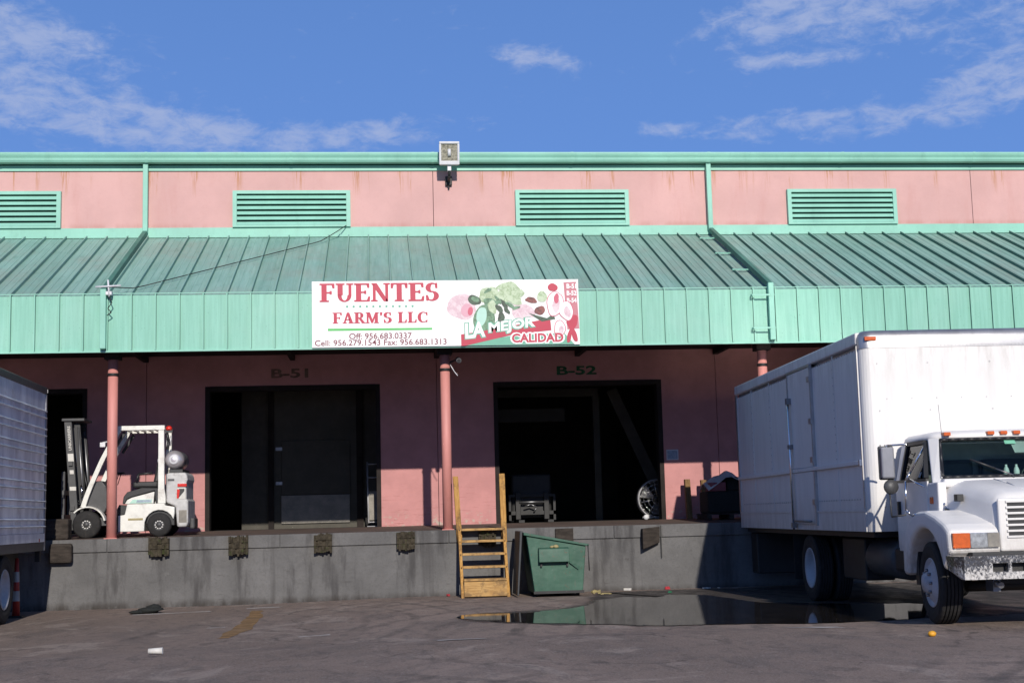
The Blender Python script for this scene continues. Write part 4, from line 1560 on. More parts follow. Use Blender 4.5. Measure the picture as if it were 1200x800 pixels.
# ------------------------------------------------------------------ dumpster
DB = gz(3, -1.0)
dp = thing('dumpster', 'dented green steel dumpster with sloping lid in front of the dock', 'dumpster', (2.95, -0.8, DB))
prof = [(2.56, 0.06), (3.37, 0.06), (3.44, 0.83), (2.44, 1.02)]
part(MB().prism([(x, z + DB) for x, z in prof], 'y', -1.25, -0.22), 'body', 'dumpster', dp, bev=0.012)
part(MB().hexa([(2.39, -1.29, 1.03 + DB), (3.49, -1.29, 0.82 + DB), (3.49, -0.18, 0.82 + DB), (2.39, -0.18, 1.03 + DB), (2.39, -1.29, 1.08 + DB), (3.49, -1.29, 0.86 + DB), (3.49, -0.18, 0.86 + DB), (2.39, -0.18, 1.08 + DB)]), 'lid', 'dumpster', dp, bev=0.012)
part(MB().hexa([(2.27, -1.18, 0.03 + DB), (2.30, -1.18, 0.03 + DB), (2.30, -0.3, 0.03 + DB), (2.27, -0.3, 0.03 + DB), (2.34, -1.18, 1.10 + DB), (2.385, -1.18, 1.10 + DB), (2.385, -0.3, 1.10 + DB), (2.34, -0.3, 1.10 + DB)]), 'hanging_lid', 'lid', dp, bev=0.01)
pk = MB()
pk.hexa([(2.63, -1.39, 0.58 + DB), (3.14, -1.39, 0.58 + DB), (3.14, -1.252, 0.58 + DB), (2.63, -1.252, 0.58 + DB), (2.63, -1.37, 0.80 + DB), (3.14, -1.37, 0.80 + DB), (3.14, -1.252, 0.82 + DB), (2.63, -1.252, 0.82 + DB)])
part(pk, 'fork_pocket', 'dumpster', dp, bev=0.006, seg=1)
part(MB().hexa([(3.15, -1.30, 0.56 + DB), (3.30, -1.28, 0.44 + DB), (3.30, -1.252, 0.44 + DB), (3.15, -1.252, 0.56 + DB), (3.15, -1.30, 0.60 + DB), (3.33, -1.28, 0.50 + DB), (3.33, -1.252, 0.50 + DB), (3.15, -1.252, 0.60 + DB)]), 'arm_stop', 'dumpster', dp)
part(MB().box(2.66, 2.69, -1.3, -1.253, 0.50 + DB, 0.56 + DB).box(3.10, 3.13, -1.3, -1.253, 0.50 + DB, 0.56 + DB), 'pocket_lug', 'dark_metal', dp)
part(MB().box(2.54, 3.39, -1.27, -1.252, 0.055 + DB, 0.10 + DB), 'bottom_rail', 'dark_metal', dp)
for x, y in ((2.62, -1.1), (3.3, -1.1), (2.62, -0.35), (3.3, -0.35)):
    part(MB().tube((x - 0.03, y, 0.032 + DB), (x + 0.03, y, 0.032 + DB), 0.03, 10), 'wheel', 'rubber', dp)
part(MB().tube((3.47, -1.30, 0.85 + DB), (3.48, -1.31, 0.42 + DB), 0.009, 6), 'lid_cord', 'dark_metal', dp)
random.seed(21)
solo(MB().ball((2.93, -1.295, 0.835 + DB), 0.05, 0.03, 0.03, 8, 5, 0.2).ball((2.86, -1.295, 0.83 + DB), 0.04, 0.03, 0.02, 8, 5, 0.2), 'crumpled_wrapper', 'crumpled pale wrapper lying on the dumpster fork pocket', 'litter', 'litter_yellow', (2.93, -1.295, 0.81 + DB))


# ------------------------------------------------------------------ wheels
def tyre_mesh(r, w, rim_r, c, out=-1, n=36):
    """tyre about the x axis, c = centre, out = side of the outer face"""
    h = w / 2
    p = [(-h * 0.86, rim_r), (-h, rim_r + (r - rim_r) * 0.35), (-h, r - 0.05), (-h * 0.86, r - 0.008)]
    k = 5
    for i in range(k):
        a = -h * 0.80 + 1.6 * h * i / k
        b = a + 1.6 * h / k
        p += [(a + 0.004, r), (b - 0.010, r), (b - 0.008, r - 0.018), (b - 0.001, r - 0.018)]
    p += [(h * 0.86, r - 0.008), (h, r - 0.05), (h, rim_r + (r - rim_r) * 0.35), (h * 0.86, rim_r)]
    return MB().lathe(p, c, 'x', n, False)


def truck_wheel(parent, c, r, w, rim_r, out, dish, bolts=8, steer=0.0):
    pos, c = c, (0.0, 0.0, 0.0)
    t = part(tyre_mesh(r, w, rim_r, c, out), 'wheel', 'rubber', parent, local=True)
    h = w / 2 * 0.86
    o = out
    if dish > 0:
        prof = [(o * h, rim_r + 0.002), (o * (h + 0.012), rim_r - 0.008), (o * (h - 0.02), rim_r - 0.03), (o * (h - 0.05), rim_r - 0.045), (o * (h - dish), rim_r * 0.72), (o * (h - dish), 0.10), (o * (h - dish + 0.05), 0.085), (o * (h - dish + 0.07), 0.0)]
    else:
        prof = [(o * h, rim_r + 0.002), (o * (h + 0.012), rim_r - 0.008), (o * (h - 0.03), rim_r - 0.03), (o * (h - 0.03), rim_r * 0.86), (o * (h + 0.03), rim_r * 0.6), (o * (h + 0.035), 0.12), (o * (h + 0.09), 0.09), (o * (h + 0.1), 0.0)]
    part(MB().lathe(prof, c, 'x', 32), 'rim', 'rimwhite', t, local=True)
    b = MB()
    d0 = h - dish if dish > 0 else h + 0.03
    for i in range(bolts):
        a = 2 * PI * i / bolts
        y, z = c[1] + rim_r * 0.5 * math.cos(a), c[2] + rim_r * 0.5 * math.sin(a)
        b.tube((c[0] + o * d0, y, z), (c[0] + o * (d0 + 0.035), y, z), 0.018, 6)
    part(b, 'lug_nuts', 'steel', t, local=True)['kind'] = 'stuff'
    part(MB().lathe([(-o * h, rim_r), (-o * h * 0.2, rim_r * 0.9), (-o * h * 0.2, 0.0)], c, 'x', 24), 'inner_rim', 'dark_metal', t, local=True)
    t.location = pos
    t.rotation_euler = (0, 0, steer)
    return t


# ------------------------------------------------------------------ box truck (local: x to its left side = 0, y to the rear, z up)
TA = 0.0453
tk = thing('box_truck', 'white box truck with amber cab lights backed up to the dock', 'truck', (6.08, -7.70, 0.0), -TA)
BW, BL, BZ0, BZ1 = 2.5, 7.57, 1.095, 3.625


def tp(m, n, mat, parent=None, bev=0.0, seg=2):
    return part(m, n, mat, parent or tk, local=True, bev=bev, seg=seg)


rr = 0.14
outl = []
for i in range(7):
    a = PI + PI / 2 * i / 6
    outl.append((rr + rr * math.cos(a), rr + rr * math.sin(a)))
for i in range(7):
    a = 1.5 * PI + PI / 2 * i / 6
    outl.append((BW - rr + rr * math.cos(a), rr + rr * math.sin(a)))
outl += [(BW, BL), (0, BL)]
cb = tp(MB().prism(outl, 'z', BZ0, BZ1 - 0.23, True), 'cargo_box', 'boxside')
cb.data.polygons.foreach_set('use_smooth', [False] * len(cb.data.polygons))
# rounded aluminium front cap and corners, top rails
cap = []
for z, ins in ((BZ1 - 0.229, -0.006), (BZ1 - 0.10, -0.006), (BZ1 - 0.04, 0.012), (BZ1, 0.06)):
    ring = []
    for x, y in outl[:14]:
        dx = ins if x < BW / 2 else -ins
        ring.append((x + dx, y + (ins if y < 0.3 else 0), z))
    cap.append(ring)
m = MB()
for k in range(3):
    b = len(m.v)
    m.v += cap[k] + cap[k + 1]
    for i in range(13):
        m.f.append([b + i, b + i + 1, b + 14 + i + 1, b + 14 + i])
        m.sm.append(True)
b = len(m.v)
m.v += [(x, y, z) for x, y, z in cap[3]]
m.f.append(list(range(b, b + 14)))
m.sm.append(False)
tp(m, 'front_cap', 'aluminium')
tp(MB().box(0.06, BW - 0.06, 0.14, BL, BZ1 - 0.235, BZ1 - 0.002), 'roof', 'aluminium', bev=0.02)
for x, o in ((-0.02, 0.062), (BW - 0.062, BW + 0.02)):
    tp(MB().box(x, o if o > 1 else 0.064, 0.15, BL, BZ1 - 0.17, BZ1 - 0.012), 'top_rail', 'boxside', bev=0.02)
rv = MB()
for i in range(46):
    x = 0.16 + (BW - 0.32) * i / 45
    rv.tube((x, -0.008, BZ1 - 0.205), (x, -0.016, BZ1 - 0.205), 0.008, 5)
for i in range(7):
    for zz in (2.75,):
        rv.tube((0.3 + 0.32 * i, 0.0, zz), (0.3 + 0.32 * i, -0.008, zz), 0.009, 5)
for yy in [0.35 + 0.12 * i for i in range(58)]:
    for zz in (1.50, 3.39):
        if not 2.3 < yy < 3.75:
            rv.tube((-0.001, yy, zz), (-0.009, yy, zz), 0.010, 5)
for yy in (1.3, 5.0, 6.3):
    for k in range(12):
        rv.tube((-0.006, yy, 2.05 + 0.11 * k), (-0.012, yy, 2.05 + 0.11 * k), 0.010, 5)
for zz in (1.4, 2.0, 2.6, 3.2):
    for xx in (0.2, 0.85, 1.65, 2.3):
        rv.tube((xx, 0.0, zz), (xx, -0.007, zz), 0.012, 5)
o = tp(rv, 'rivets', 'aluminium')
o['kind'] = 'stuff'
tp(MB().box(-0.012, 0.03, 0.141, 7.5, BZ0 + 0.002, BZ0 + 0.265), 'bottom_rail', 'boxside')
tp(MB().box(-0.022, -0.0125, 0.15, 7.5, BZ0 + 0.25, BZ0 + 0.275), 'rail_lip', 'boxside')
sr = tp(MB().box(-0.045, -0.001, 0.20, 7.48, 1.935, 1.99), 'rub_rail', 'boxside', bev=0.006)
tp(MB().box(-0.047, -0.003, 0.165, 0.199, 1.925, 2.0), 'end_cap', 'chrome', sr)
for y in (0.16, 7.5):
    tp(MB().box(-0.016, 0.01, y - 0.012 if y < 1 else y - 0.05, y + 0.012 if y < 1 else y + 0.05, BZ0 + 0.28, BZ1 - 0.18), 'corner_post', 'aluminium')
# panel joints proud as battens
for y in (1.3, 5.0, 6.3):
    tp(MB().box(-0.006, -0.0005, y - 0.025, y + 0.025, BZ0 + 0.28, 1.93).box(-0.006, -0.0005, y - 0.025, y + 0.025, 1.995, BZ1 - 0.18), 'panel_batten', 'boxside')
sd = tp(MB().box(-0.03, -0.002, 2.40, 3.66, 1.18, 1.93).box(-0.03, -0.002, 2.40, 3.66, 1.995, 3.42), 'side_door', 'boxside', bev=0.006)
tp(MB().box(-0.042, -0.001, 2.36, 2.395, 1.16, 3.46).box(-0.042, -0.001, 3.665, 3.70, 1.16, 3.46).box(-0.042, -0.001, 2.395, 3.665, 3.425, 3.46), 'door_trim', 'aluminium', sd)
rod = tp(MB().tube((-0.07, 3.55, 1.10), (-0.07, 3.55, 3.05), 0.018, 8), 'lock_rod', 'chrome', sd)
for za, zb in ((2.97, 3.06), (2.30, 2.36), (1.12, 1.2)):
    tp(MB().box(-0.10, -0.031, 3.51, 3.59, za, zb), 'rod_bracket', 'steel', sd)
for z in (1.45, 2.05, 2.6, 3.2):
    tp(MB().box(-0.06, -0.043, 2.34, 2.47, z, z + 0.08), 'hinge', 'aluminium', sd)
tp(MB().tube((-0.075, 2.5, 1.22), (-0.075, 3.45, 1.22), 0.014, 8), 'latch_bar', 'steel', sd)
for x, y0 in ((0.10, -0.02),):
    tp(MB().box(0.05, 0.20, -0.032, 0.01, BZ1 - 0.135, BZ1 - 0.085), 'marker_light', 'amber', bev=0.006)
tp(MB().box(BW - 0.20, BW - 0.05, -0.032, 0.01, BZ1 - 0.135, BZ1 - 0.085), 'marker_light', 'amber', bev=0.006)


def vtext(u, w):
    return (world_of(tk) @ Vector((0.145 + 0.09 * u, -0.002, 1.80 + 0.34 * w)))


for i, ch in enumerate('HIBR'):
    f = (lambda k: (lambda u, w: world_of(tk) @ Vector((0.17 + 0.075 * u, -0.003, 2.10 - 0.095 * k + 0.07 * w))))(i)
    text_part(ch, 'lettering', 'charcoal', tk, 0, 0, 0, 0, 0, mapping=f, bold=0.01)

# chassis
tp(MB().box(0.80, 0.90, -2.3, 7.3, 0.78, 1.02).box(1.60, 1.70, -2.3, 7.3, 0.78, 1.02).box(0.1, 2.4, 0.2, 7.5, 1.02, 1.09)
   .box(0.9, 1.6, 1.0, 1.1, 0.8, 1.0).box(0.9, 1.6, 5.0, 5.1, 0.8, 1.0).box(0.55, 1.95, -2.35, -2.25, 0.55, 0.75), 'chassis', 'dark_metal')
tp(MB().tube((0.5, 3.41, 0.53), (2.0, 3.41, 0.53), 0.09, 12).ball((1.25, 3.41, 0.53), 0.2, 0.22, 0.2), 'axle', 'dark_metal')
tp(MB().tube((0.5, -1.75, 0.5), (2.0, -1.75, 0.5), 0.06, 10), 'axle', 'dark_metal')
tp(MB().lathe([(-0.55, 0), (-0.55, 0.24), (-0.53, 0.26), (0.53, 0.26), (0.55, 0.24), (0.55, 0)], (0.52, 0.62, 0.74), 'y', 20), 'fuel_tank', 'charcoal')
tp(MB().box(0.35, 0.75, 1.45, 2.5, 0.42, 0.98), 'left_underbody_filler', 'dark_metal', bev=0.02)  # added dark box, cuts down the sunlit view under the truck
tp(MB().box(1.75, 2.2, 0.4, 2.5, 0.40, 0.98), 'right_underbody_filler', 'dark_metal', bev=0.02)  # added dark box on the far side, keeps the underbody dark
tp(MB().box(0.15, 2.35, 7.05, 7.5, 0.30, 1.0), 'rear_underbody_blocker', 'dark_metal', bev=0.02)  # added dark block, hides the sunlit dock behind the truck's tail
tp(MB().box(0.30, 0.75, -0.5, 0.05, 0.62, 0.88), 'cab_step', 'dark_metal', bev=0.02)
for x in (0.12, 1.86):
    tp(MB().box(x, x + 0.52, 4.35, 4.37, 0.32, 1.02), 'mud_flap', 'rubber')
gr = gz(6.5, -4.3)
gf = gz(6.2, -9.5) + 0.0
for x, o in ((0.22, -1), (2.28, 1)):
    truck_wheel(tk, (x, 3.41, gr + 0.485), 0.485, 0.24, 0.295, o, 0.13)
    truck_wheel(tk, (x - o * 0.29, 3.41, gr + 0.485), 0.485, 0.24, 0.295, -o, 0.13)
    truck_wheel(tk, (x, -1.75, gf + 0.452), 0.452, 0.25, 0.272, o, -1, steer=-0.075)

# cab shell
xc = 1.25
CZ0 = 0.90
m = MB()
m.box(0.30, 0.345, -1.12, -0.14, CZ0, 1.70)      # placeholder inner skins keep the doors backed
m.box(2.155, 2.20, -1.12, -0.14, CZ0, 1.70)
m.box(0.345, 2.155, -0.19, -0.14, CZ0, 1.70)     # rear wall
m.box(0.345, 2.155, -1.50, -0.19, CZ0, CZ0 + 0.06)
m.box(0.345, 2.155, -1.36, -1.30, CZ0 + 0.06, 1.68)
cab = tp(m, 'cab', 'white_paint')
# roof: lofted shell
m = MB()
rings = []
for z, hw, yf, yb in ((2.165, 0.845, -1.20, -0.14), (2.215, 0.83, -1.20, -0.14), (2.25, 0.79, -1.16, -0.17), (2.275, 0.66, -1.02, -0.26)):
    q = []
    c = 0.09
    for x, y in ((-hw, yb - c), (-hw + c * .3, yb - c * .3), (-hw + c, yb), (hw - c, yb), (hw - c * .3, yb - c * .3), (hw, yb - c), (hw, yf + 0.16), (hw - 0.07, yf + 0.05), (hw * 0.5, yf - 0.02), (0, yf - 0.045), (-hw * 0.5, yf - 0.02), (-hw + 0.07, yf + 0.05), (-hw, yf + 0.16)):
        q.append((xc + x, y, z))
    rings.append(q)
nq = len(rings[0])
for k in range(3):
    b = len(m.v)
    m.v += rings[k] + rings[k + 1]
    for i in range(nq):
        j = (i + 1) % nq
        m.f.append([b + i, b + j, b + nq + j, b + nq + i])
        m.sm.append(True)
b = len(m.v)
m.v += rings[3]
m.f.append(list(range(b, b + nq)))
m.sm.append(True)
b = len(m.v)
m.v += rings[0]
m.f.append(list(range(b, b + nq))[::-1])
m.sm.append(False)
tp(m, 'roof', 'white_paint')
# pillars
for s in (-1, 1):
    def X_(d):
        return xc + s * d
    q = [(X_(0.945), -1.43, 1.66), (X_(0.86), -1.50, 1.66), (X_(0.845), -1.42, 1.66), (X_(0.925), -1.36, 1.66),
         (X_(0.84), -1.07, 2.18), (X_(0.745), -1.19, 2.18), (X_(0.735), -1.12, 2.18), (X_(0.825), -1.01, 2.18)]
    tp(MB().hexa(q), 'a_pillar', 'white_paint', bev=0.012)
    q = [(X_(0.95), -0.34, 1.68), (X_(0.90), -0.34, 1.68), (X_(0.90), -0.14, 1.68), (X_(0.95), -0.14, 1.68),
         (X_(0.84), -0.34, 2.17), (X_(0.79), -0.34, 2.17), (X_(0.79), -0.14, 2.17), (X_(0.84), -0.14, 2.17)]
    tp(MB().hexa(q), 'rear_pillar', 'white_paint', bev=0.01)
    # door with a framed window, handle
    q = [(X_(0.965), -1.24, 0.86), (X_(0.955), -1.24, 0.86), (X_(0.955), -0.20, 0.86), (X_(0.965), -0.20, 0.86),
         (X_(0.962), -1.30, 1.70), (X_(0.94), -1.30, 1.70), (X_(0.94), -0.20, 1.70), (X_(0.962), -0.20, 1.70)]
    d = tp(MB().hexa([(a, y, z) for a, y, z in q]), 'cab_door', 'white_paint', bev=0.012)
    wf = MB()
    for (ya, za, yb, zb) in ((-1.25, 1.715, -1.0, 2.15), (-1.0, 2.15, -0.40, 2.15), (-0.38, 2.16, -0.38, 1.715)):
        da = 0.952 - (za - 1.70) * 0.235
        db = 0.952 - (zb - 1.70) * 0.235
        wf.bar((X_(da), ya, za), (X_(db), yb, zb), 0.05, 0.045)
    wf.bar((X_(0.955), -1.30, 1.70), (X_(0.955), -0.2, 1.70), 0.04, 0.03)
    wf.bar((X_(0.93), -1.13, 1.72), (X_(0.85), -1.03, 2.14), 0.03, 0.05)
    tp(wf, 'window_frame', 'black', d)
    tp(MB().hexa([(X_(0.945), -1.24, 1.71), (X_(0.939), -1.24, 1.71), (X_(0.939), -0.38, 1.71), (X_(0.945), -0.38, 1.71),
                  (X_(0.845), -1.0, 2.14), (X_(0.839), -1.0, 2.14), (X_(0.839), -0.38, 2.14), (X_(0.845), -0.38, 2.14)]), 'window', 'glass', d)
    tp(MB().box(min(X_(0.966), X_(1.0)), max(X_(0.966), X_(1.0)), -0.34, -0.30, 1.28, 1.46), 'handle', 'dark_metal', d)
    # fender: arch over the wheel, headlamp nose
    yc, zc_ = -1.75, gf + 0.452
    pr = [(-2.56, 0.90), (-2.50, 0.87)]
    for i in range(15):
        a = math.radians(14 + (172 - 14) * i / 14)
        pr.append((yc - 0.60 * math.cos(a), zc_ + 0.60 * math.sin(a)))
    pr += [(-1.12, 0.60), (-1.02, 0.62), (-1.03, 0.88), (-1.12, 1.10), (-1.30, 1.25), (-1.55, 1.335), (-1.85, 1.345), (-2.15, 1.285), (-2.42, 1.20), (-2.54, 1.13)]
    inner = 0.60 if s < 0 else 0.60
    x_out, x_in = X_(1.21), X_(0.62)
    fd = tp(MB().prism(pr, 'x', min(x_out, x_in), max(x_out, x_in)), 'fender', 'white_paint', bev=0.055, seg=3)
    tp(MB().box(min(X_(1.1), X_(0.64)), max(X_(1.1), X_(0.64)), -1.25, -1.14, 0.5, 1.1), 'wheel_well', 'black')
    hl = tp(MB().box(min(X_(0.68), X_(0.985)), max(X_(0.68), X_(0.985)), -2.585, -2.54, 0.945, 1.105), 'headlight', 'headlens', bev=0.008)
    tp(MB().box(min(X_(0.675), X_(0.80)), max(X_(0.675), X_(0.80)), -2.592, -2.586, 0.952, 1.10), 'lamp_insert', 'kick', hl)
    tp(MB().box(min(X_(0.987), X_(1.175)), max(X_(0.987), X_(1.175)), -2.588, -2.535, 0.945, 1.105), 'turn_signal', 'amber', bev=0.008)
    tp(MB().box(min(X_(0.915), X_(0.968)), max(X_(0.915), X_(0.968)), -1.46, -1.36, 1.42, 1.50), 'marker_light', 'amber', bev=0.01)
    tp(MB().box(min(X_(0.80), X_(0.875)), max(X_(0.80), X_(0.875)), -1.98, -1.88, 1.44, 1.52), 'emblem', 'black', bev=0.006)
    # mirror with loops
    mr = tp(MB().box(min(X_(1.15), X_(1.31)), max(X_(1.15), X_(1.31)), -0.77, -0.70, 1.735, 2.11), 'mirror', 'mirror_grey', bev=0.02)
    tp(MB().box(min(X_(1.135), X_(1.325)), max(X_(1.135), X_(1.325)), -0.705, -0.66, 1.72, 2.125), 'mirror_back', 'charcoal', mr, bev=0.02)
    tp(MB().lathe([(-0.03, 0), (-0.03, 0.085), (0.0, 0.09), (0.05, 0.065), (0.06, 0)], (X_(1.20), -0.72, 1.635), 'y', 16), 'round_mirror', 'charcoal', mr)
    tp(MB().path([(X_(0.83), -1.0, 2.15), (X_(1.03), -0.95, 1.80), (X_(1.09), -0.93, 1.70), (X_(1.10), -0.93, 1.35), (X_(1.04), -0.95, 1.29), (X_(0.965), -1.0, 1.32)], 0.013, 8), 'mirror_bracket', 'chrome', mr)
    tp(MB().path([(X_(1.06), -0.95, 1.72), (X_(0.955), -1.2, 1.62)], 0.013, 8), 'mirror_brace', 'chrome', mr)
    tp(MB().path([(X_(1.04), -0.92, 2.13), (X_(1.22), -0.72, 2.13), (X_(1.22), -0.7, 2.10)], 0.012, 8), 'mirror_arm', 'chrome', mr)
    tp(MB().path([(X_(1.22), -0.72, 1.56), (X_(1.22), -0.75, 1.28), (X_(1.1), -0.9, 1.30)], 0.010, 6), 'mirror_stay', 'charcoal', mr)
for s in (-1, 1):
    xa, xb = sorted((xc + s * 0.955, xc + s * 0.85))
    tp(MB().box(xa, xb, -1.62, -1.255, 0.95, 1.665), 'cowl_panel', 'white_paint', bev=0.02)
tp(MB().box(xc - 0.87, xc + 0.87, -1.60, -1.44, 1.60, 1.70), 'cowl_top', 'white_paint', bev=0.03)
# windscreen, dash, seats
q0 = [(xc - 0.86, -1.475, 1.705), (xc + 0.86, -1.475, 1.705), (xc + 0.755, -1.165, 2.165), (xc - 0.755, -1.165, 2.165)]


def wsp(u, w, off=0.0):
    a = Vector(q0[0]).lerp(Vector(q0[1]), u)
    b = Vector(q0[3]).lerp(Vector(q0[2]), u)
    p = a.lerp(b, w)
    bow = 0.075 * (1 - (2 * u - 1) ** 2)
    return p + Vector((0, -bow - off, off * 0.6))


m = MB()
NU, NW = 14, 6
# rounded corner sheet
for i in range(NU):
    for j in range(NW):
        uu = [i / NU, (i + 1) / NU]
        ww = [j / NW, (j + 1) / NW]
        m.add([wsp(uu[0], ww[0]), wsp(uu[1], ww[0]), wsp(uu[1], ww[1]), wsp(uu[0], ww[1])], [(0, 1, 2, 3)], True)
tp(m, 'windscreen', 'glass')
gk = MB()
edge = [(u / 14, 0.0) for u in range(15)] + [(1.0, w / 6) for w in range(1, 7)] + [(1 - u / 14, 1.0) for u in range(1, 15)] + [(0.0, 1 - w / 6) for w in range(1, 7)]
pts = [tuple(wsp(max(0.012, min(0.988, u)), max(0.02, min(0.98, w)), 0.006)) for u, w in edge]
gk.path(pts + [pts[0]], 0.02, 6)
tp(gk, 'windscreen_seal', 'black')
# body-colour gussets rounding the corners of the opening
gs = MB()
for (u0, w0, du, dw) in ((0, 0, 1, 1), (1, 0, -1, 1), (0, 1, 1, -1), (1, 1, -1, -1)):
    c0 = wsp(u0, w0, 0.010)
    arcp = []
    for i in range(6):
        a = PI / 2 * i / 5
        uu = u0 + du * 0.075 * (1 - math.sin(a))
        vv = w0 + dw * 0.20 * (1 - math.cos(a))
        arcp.append(wsp(uu, vv, 0.010))
    P = [c0] + arcp
    gs.add([tuple(p) for p in P], [list(range(len(P)))])
tp(gs, 'windscreen_corner', 'white_paint')
tp(MB().box(0.36, 2.14, -1.50, -1.0, 1.55, 1.675), 'dashboard', 'kick', bev=0.03)
for x in (0.45, 1.3):
    tp(MB().box(x, x + 0.75, -0.42, -0.24, 1.0, 1.95), 'seat', 'charcoal', bev=0.05)
tp(MB().lathe([(-0.012, 0.19), (0.0, 0.205), (0.012, 0.19), (0.0, 0.178), (-0.012, 0.19)], (1.75, -0.92, 1.68), 'y', 24), 'steering_wheel', 'black')
tp(MB().box(0.40, 2.10, -0.205, -0.192, 1.70, 2.16), 'rear_panel', 'pale_plastic')
tp(MB().hexa([tuple(wsp(0.50, 0.86, -0.01)), tuple(wsp(0.585, 0.86, -0.01)), tuple(wsp(0.585, 0.86, -0.013)), tuple(wsp(0.50, 0.86, -0.013)),
              tuple(wsp(0.50, 0.97, -0.01)), tuple(wsp(0.585, 0.97, -0.01)), tuple(wsp(0.585, 0.97, -0.013)), tuple(wsp(0.50, 0.97, -0.013))]), 'toll_tag', 'ink_pale_mint')
tp(MB().hexa([tuple(wsp(0.56, 0.66, -0.03)), tuple(wsp(0.93, 0.66, -0.03)), tuple(wsp(0.93, 0.66, -0.045)), tuple(wsp(0.56, 0.66, -0.045)),
              tuple(wsp(0.55, 0.98, -0.03)), tuple(wsp(0.94, 0.98, -0.03)), tuple(wsp(0.94, 0.98, -0.045)), tuple(wsp(0.55, 0.98, -0.045))]), 'sun_visor', 'galv')
for u0, u1 in ((0.56, 0.15), (1.0, 0.60)):
    a, b2 = wsp(min(u0, 0.97) - 0.09, 0.0, 0.03), wsp(u1 + 0.05, 0.42, 0.035)
    mid = a.lerp(b2, 0.42)
    wp = tp(MB().tube(a, mid, 0.010, 6), 'wiper', 'steel')
    tp(MB().tube(mid, b2, 0.014, 6).tube(a + Vector((0.0, 0.0, 0)), a + Vector((0, 0.03, -0.04)), 0.02, 8), 'blade', 'black', wp)
for dx in (-0.66, -0.155, 0.0, 0.155, 0.66):
    yy = -1.245 if abs(dx) < 0.3 else -1.205
    tp(MB().box(xc + dx - 0.042, xc + dx + 0.042, yy - 0.028, yy + 0.08, 2.205, 2.248), 'marker_light', 'amber', bev=0.008)
tp(MB().tube((0.56, -1.13, 2.2), (0.55, -1.10, 2.58), 0.003, 5), 'aerial', 'steel')

# hood: cross sections from cowl to nose
secs = []
for y, top, sh_w, sh_z, mid_w, mid_z, bot_w, bot_z in (
        (-1.40, 1.71, 0.72, 1.68, 0.88, 1.56, 0.93, 1.10), (-1.60, 1.685, 0.70, 1.66, 0.86, 1.53, 0.90, 1.10),
        (-1.95, 1.64, 0.66, 1.615, 0.79, 1.47, 0.80, 1.10), (-2.25, 1.59, 0.625, 1.56, 0.72, 1.42, 0.72, 1.00),
        (-2.44, 1.545, 0.60, 1.515, 0.675, 1.38, 0.69, 0.92), (-2.53, 1.49, 0.575, 1.46, 0.64, 1.34, 0.665, 0.90)):
    half = [(0.0, top), (sh_w * 0.6, top - 0.004), (sh_w * 0.9, (top * 0.7 + sh_z * 0.3) - 0.002), (sh_w + 0.02, sh_z - 0.012), ((sh_w + mid_w) / 2 + 0.02, (sh_z * 0.55 + mid_z * 0.45)), (mid_w, mid_z), ((mid_w + bot_w) / 2, (mid_z + bot_z) / 2), (bot_w, bot_z)]
    ring = [(xc + a, y, z) for a, z in half[::-1]] + [(xc - a, y, z) for a, z in half[1:]]
    secs.append(ring)
m = MB()
nn = len(secs[0])
for k in range(len(secs) - 1):
    b = len(m.v)
    m.v += secs[k] + secs[k + 1]
    for i in range(nn - 1):
        m.f.append([b + i, b + i + 1, b + nn + i + 1, b + nn + i])
        m.sm.append(True)
b = len(m.v)
m.v += secs[-1]
m.f.append(list(range(b, b + nn)))
m.sm.append(False)
hood = tp(m, 'hood', 'white_paint')
for sd_ in (-1, 1):
    tp(MB().bar((xc + sd_ * 0.90, -1.50, 1.36), (xc + sd_ * 0.86, -1.68, 1.33), 0.035, 0.05), 'hood_latch', 'black', hood)
    tp(MB().path([(xc + sd_ * 0.895, -1.64, 1.42), (xc + sd_ * 0.90, -1.56, 1.37), (xc + sd_ * 0.93, -1.48, 1.34)], 0.014, 6), 'latch_handle', 'chrome', hood)
    tp(MB().path([(xc + sd_ * 0.30, -1.62, 1.684), (xc + sd_ * 0.31, -2.0, 1.636), (xc + sd_ * 0.30, -2.44, 1.545)], 0.006, 5), 'crease', 'white_paint', hood)
gm = MB()
# grille surround with rows of openings in two columns
gx0, gx1, gz0, gz1 = xc - 0.60, xc + 0.60, 1.08, 1.48
g = tp(MB().box(gx0 - 0.06, gx1 + 0.06, -2.575, -2.531, 0.90, 1.46), 'grille', 'white_paint', bev=0.02)
rows = 6
for i in range(rows):
    z = 1.395 - 0.062 * i
    for j in range(4):
        a = gx0 + 0.02 + (gx1 - gx0 - 0.04) * j / 4 + 0.018
        b2 = gx0 + 0.02 + (gx1 - gx0 - 0.04) * (j + 1) / 4 - 0.018
        tp(MB().box(a, b2, -2.577, -2.5755, z - 0.019, z + 0.019), 'slot', 'black', g)
for i in range(rows + 1):
    z = 1.426 - 0.062 * i
    tp(MB().box(gx0 + 0.02, gx1 - 0.02, -2.592, -2.5775, z - 0.011, z + 0.011), 'bar', 'white_paint', g)
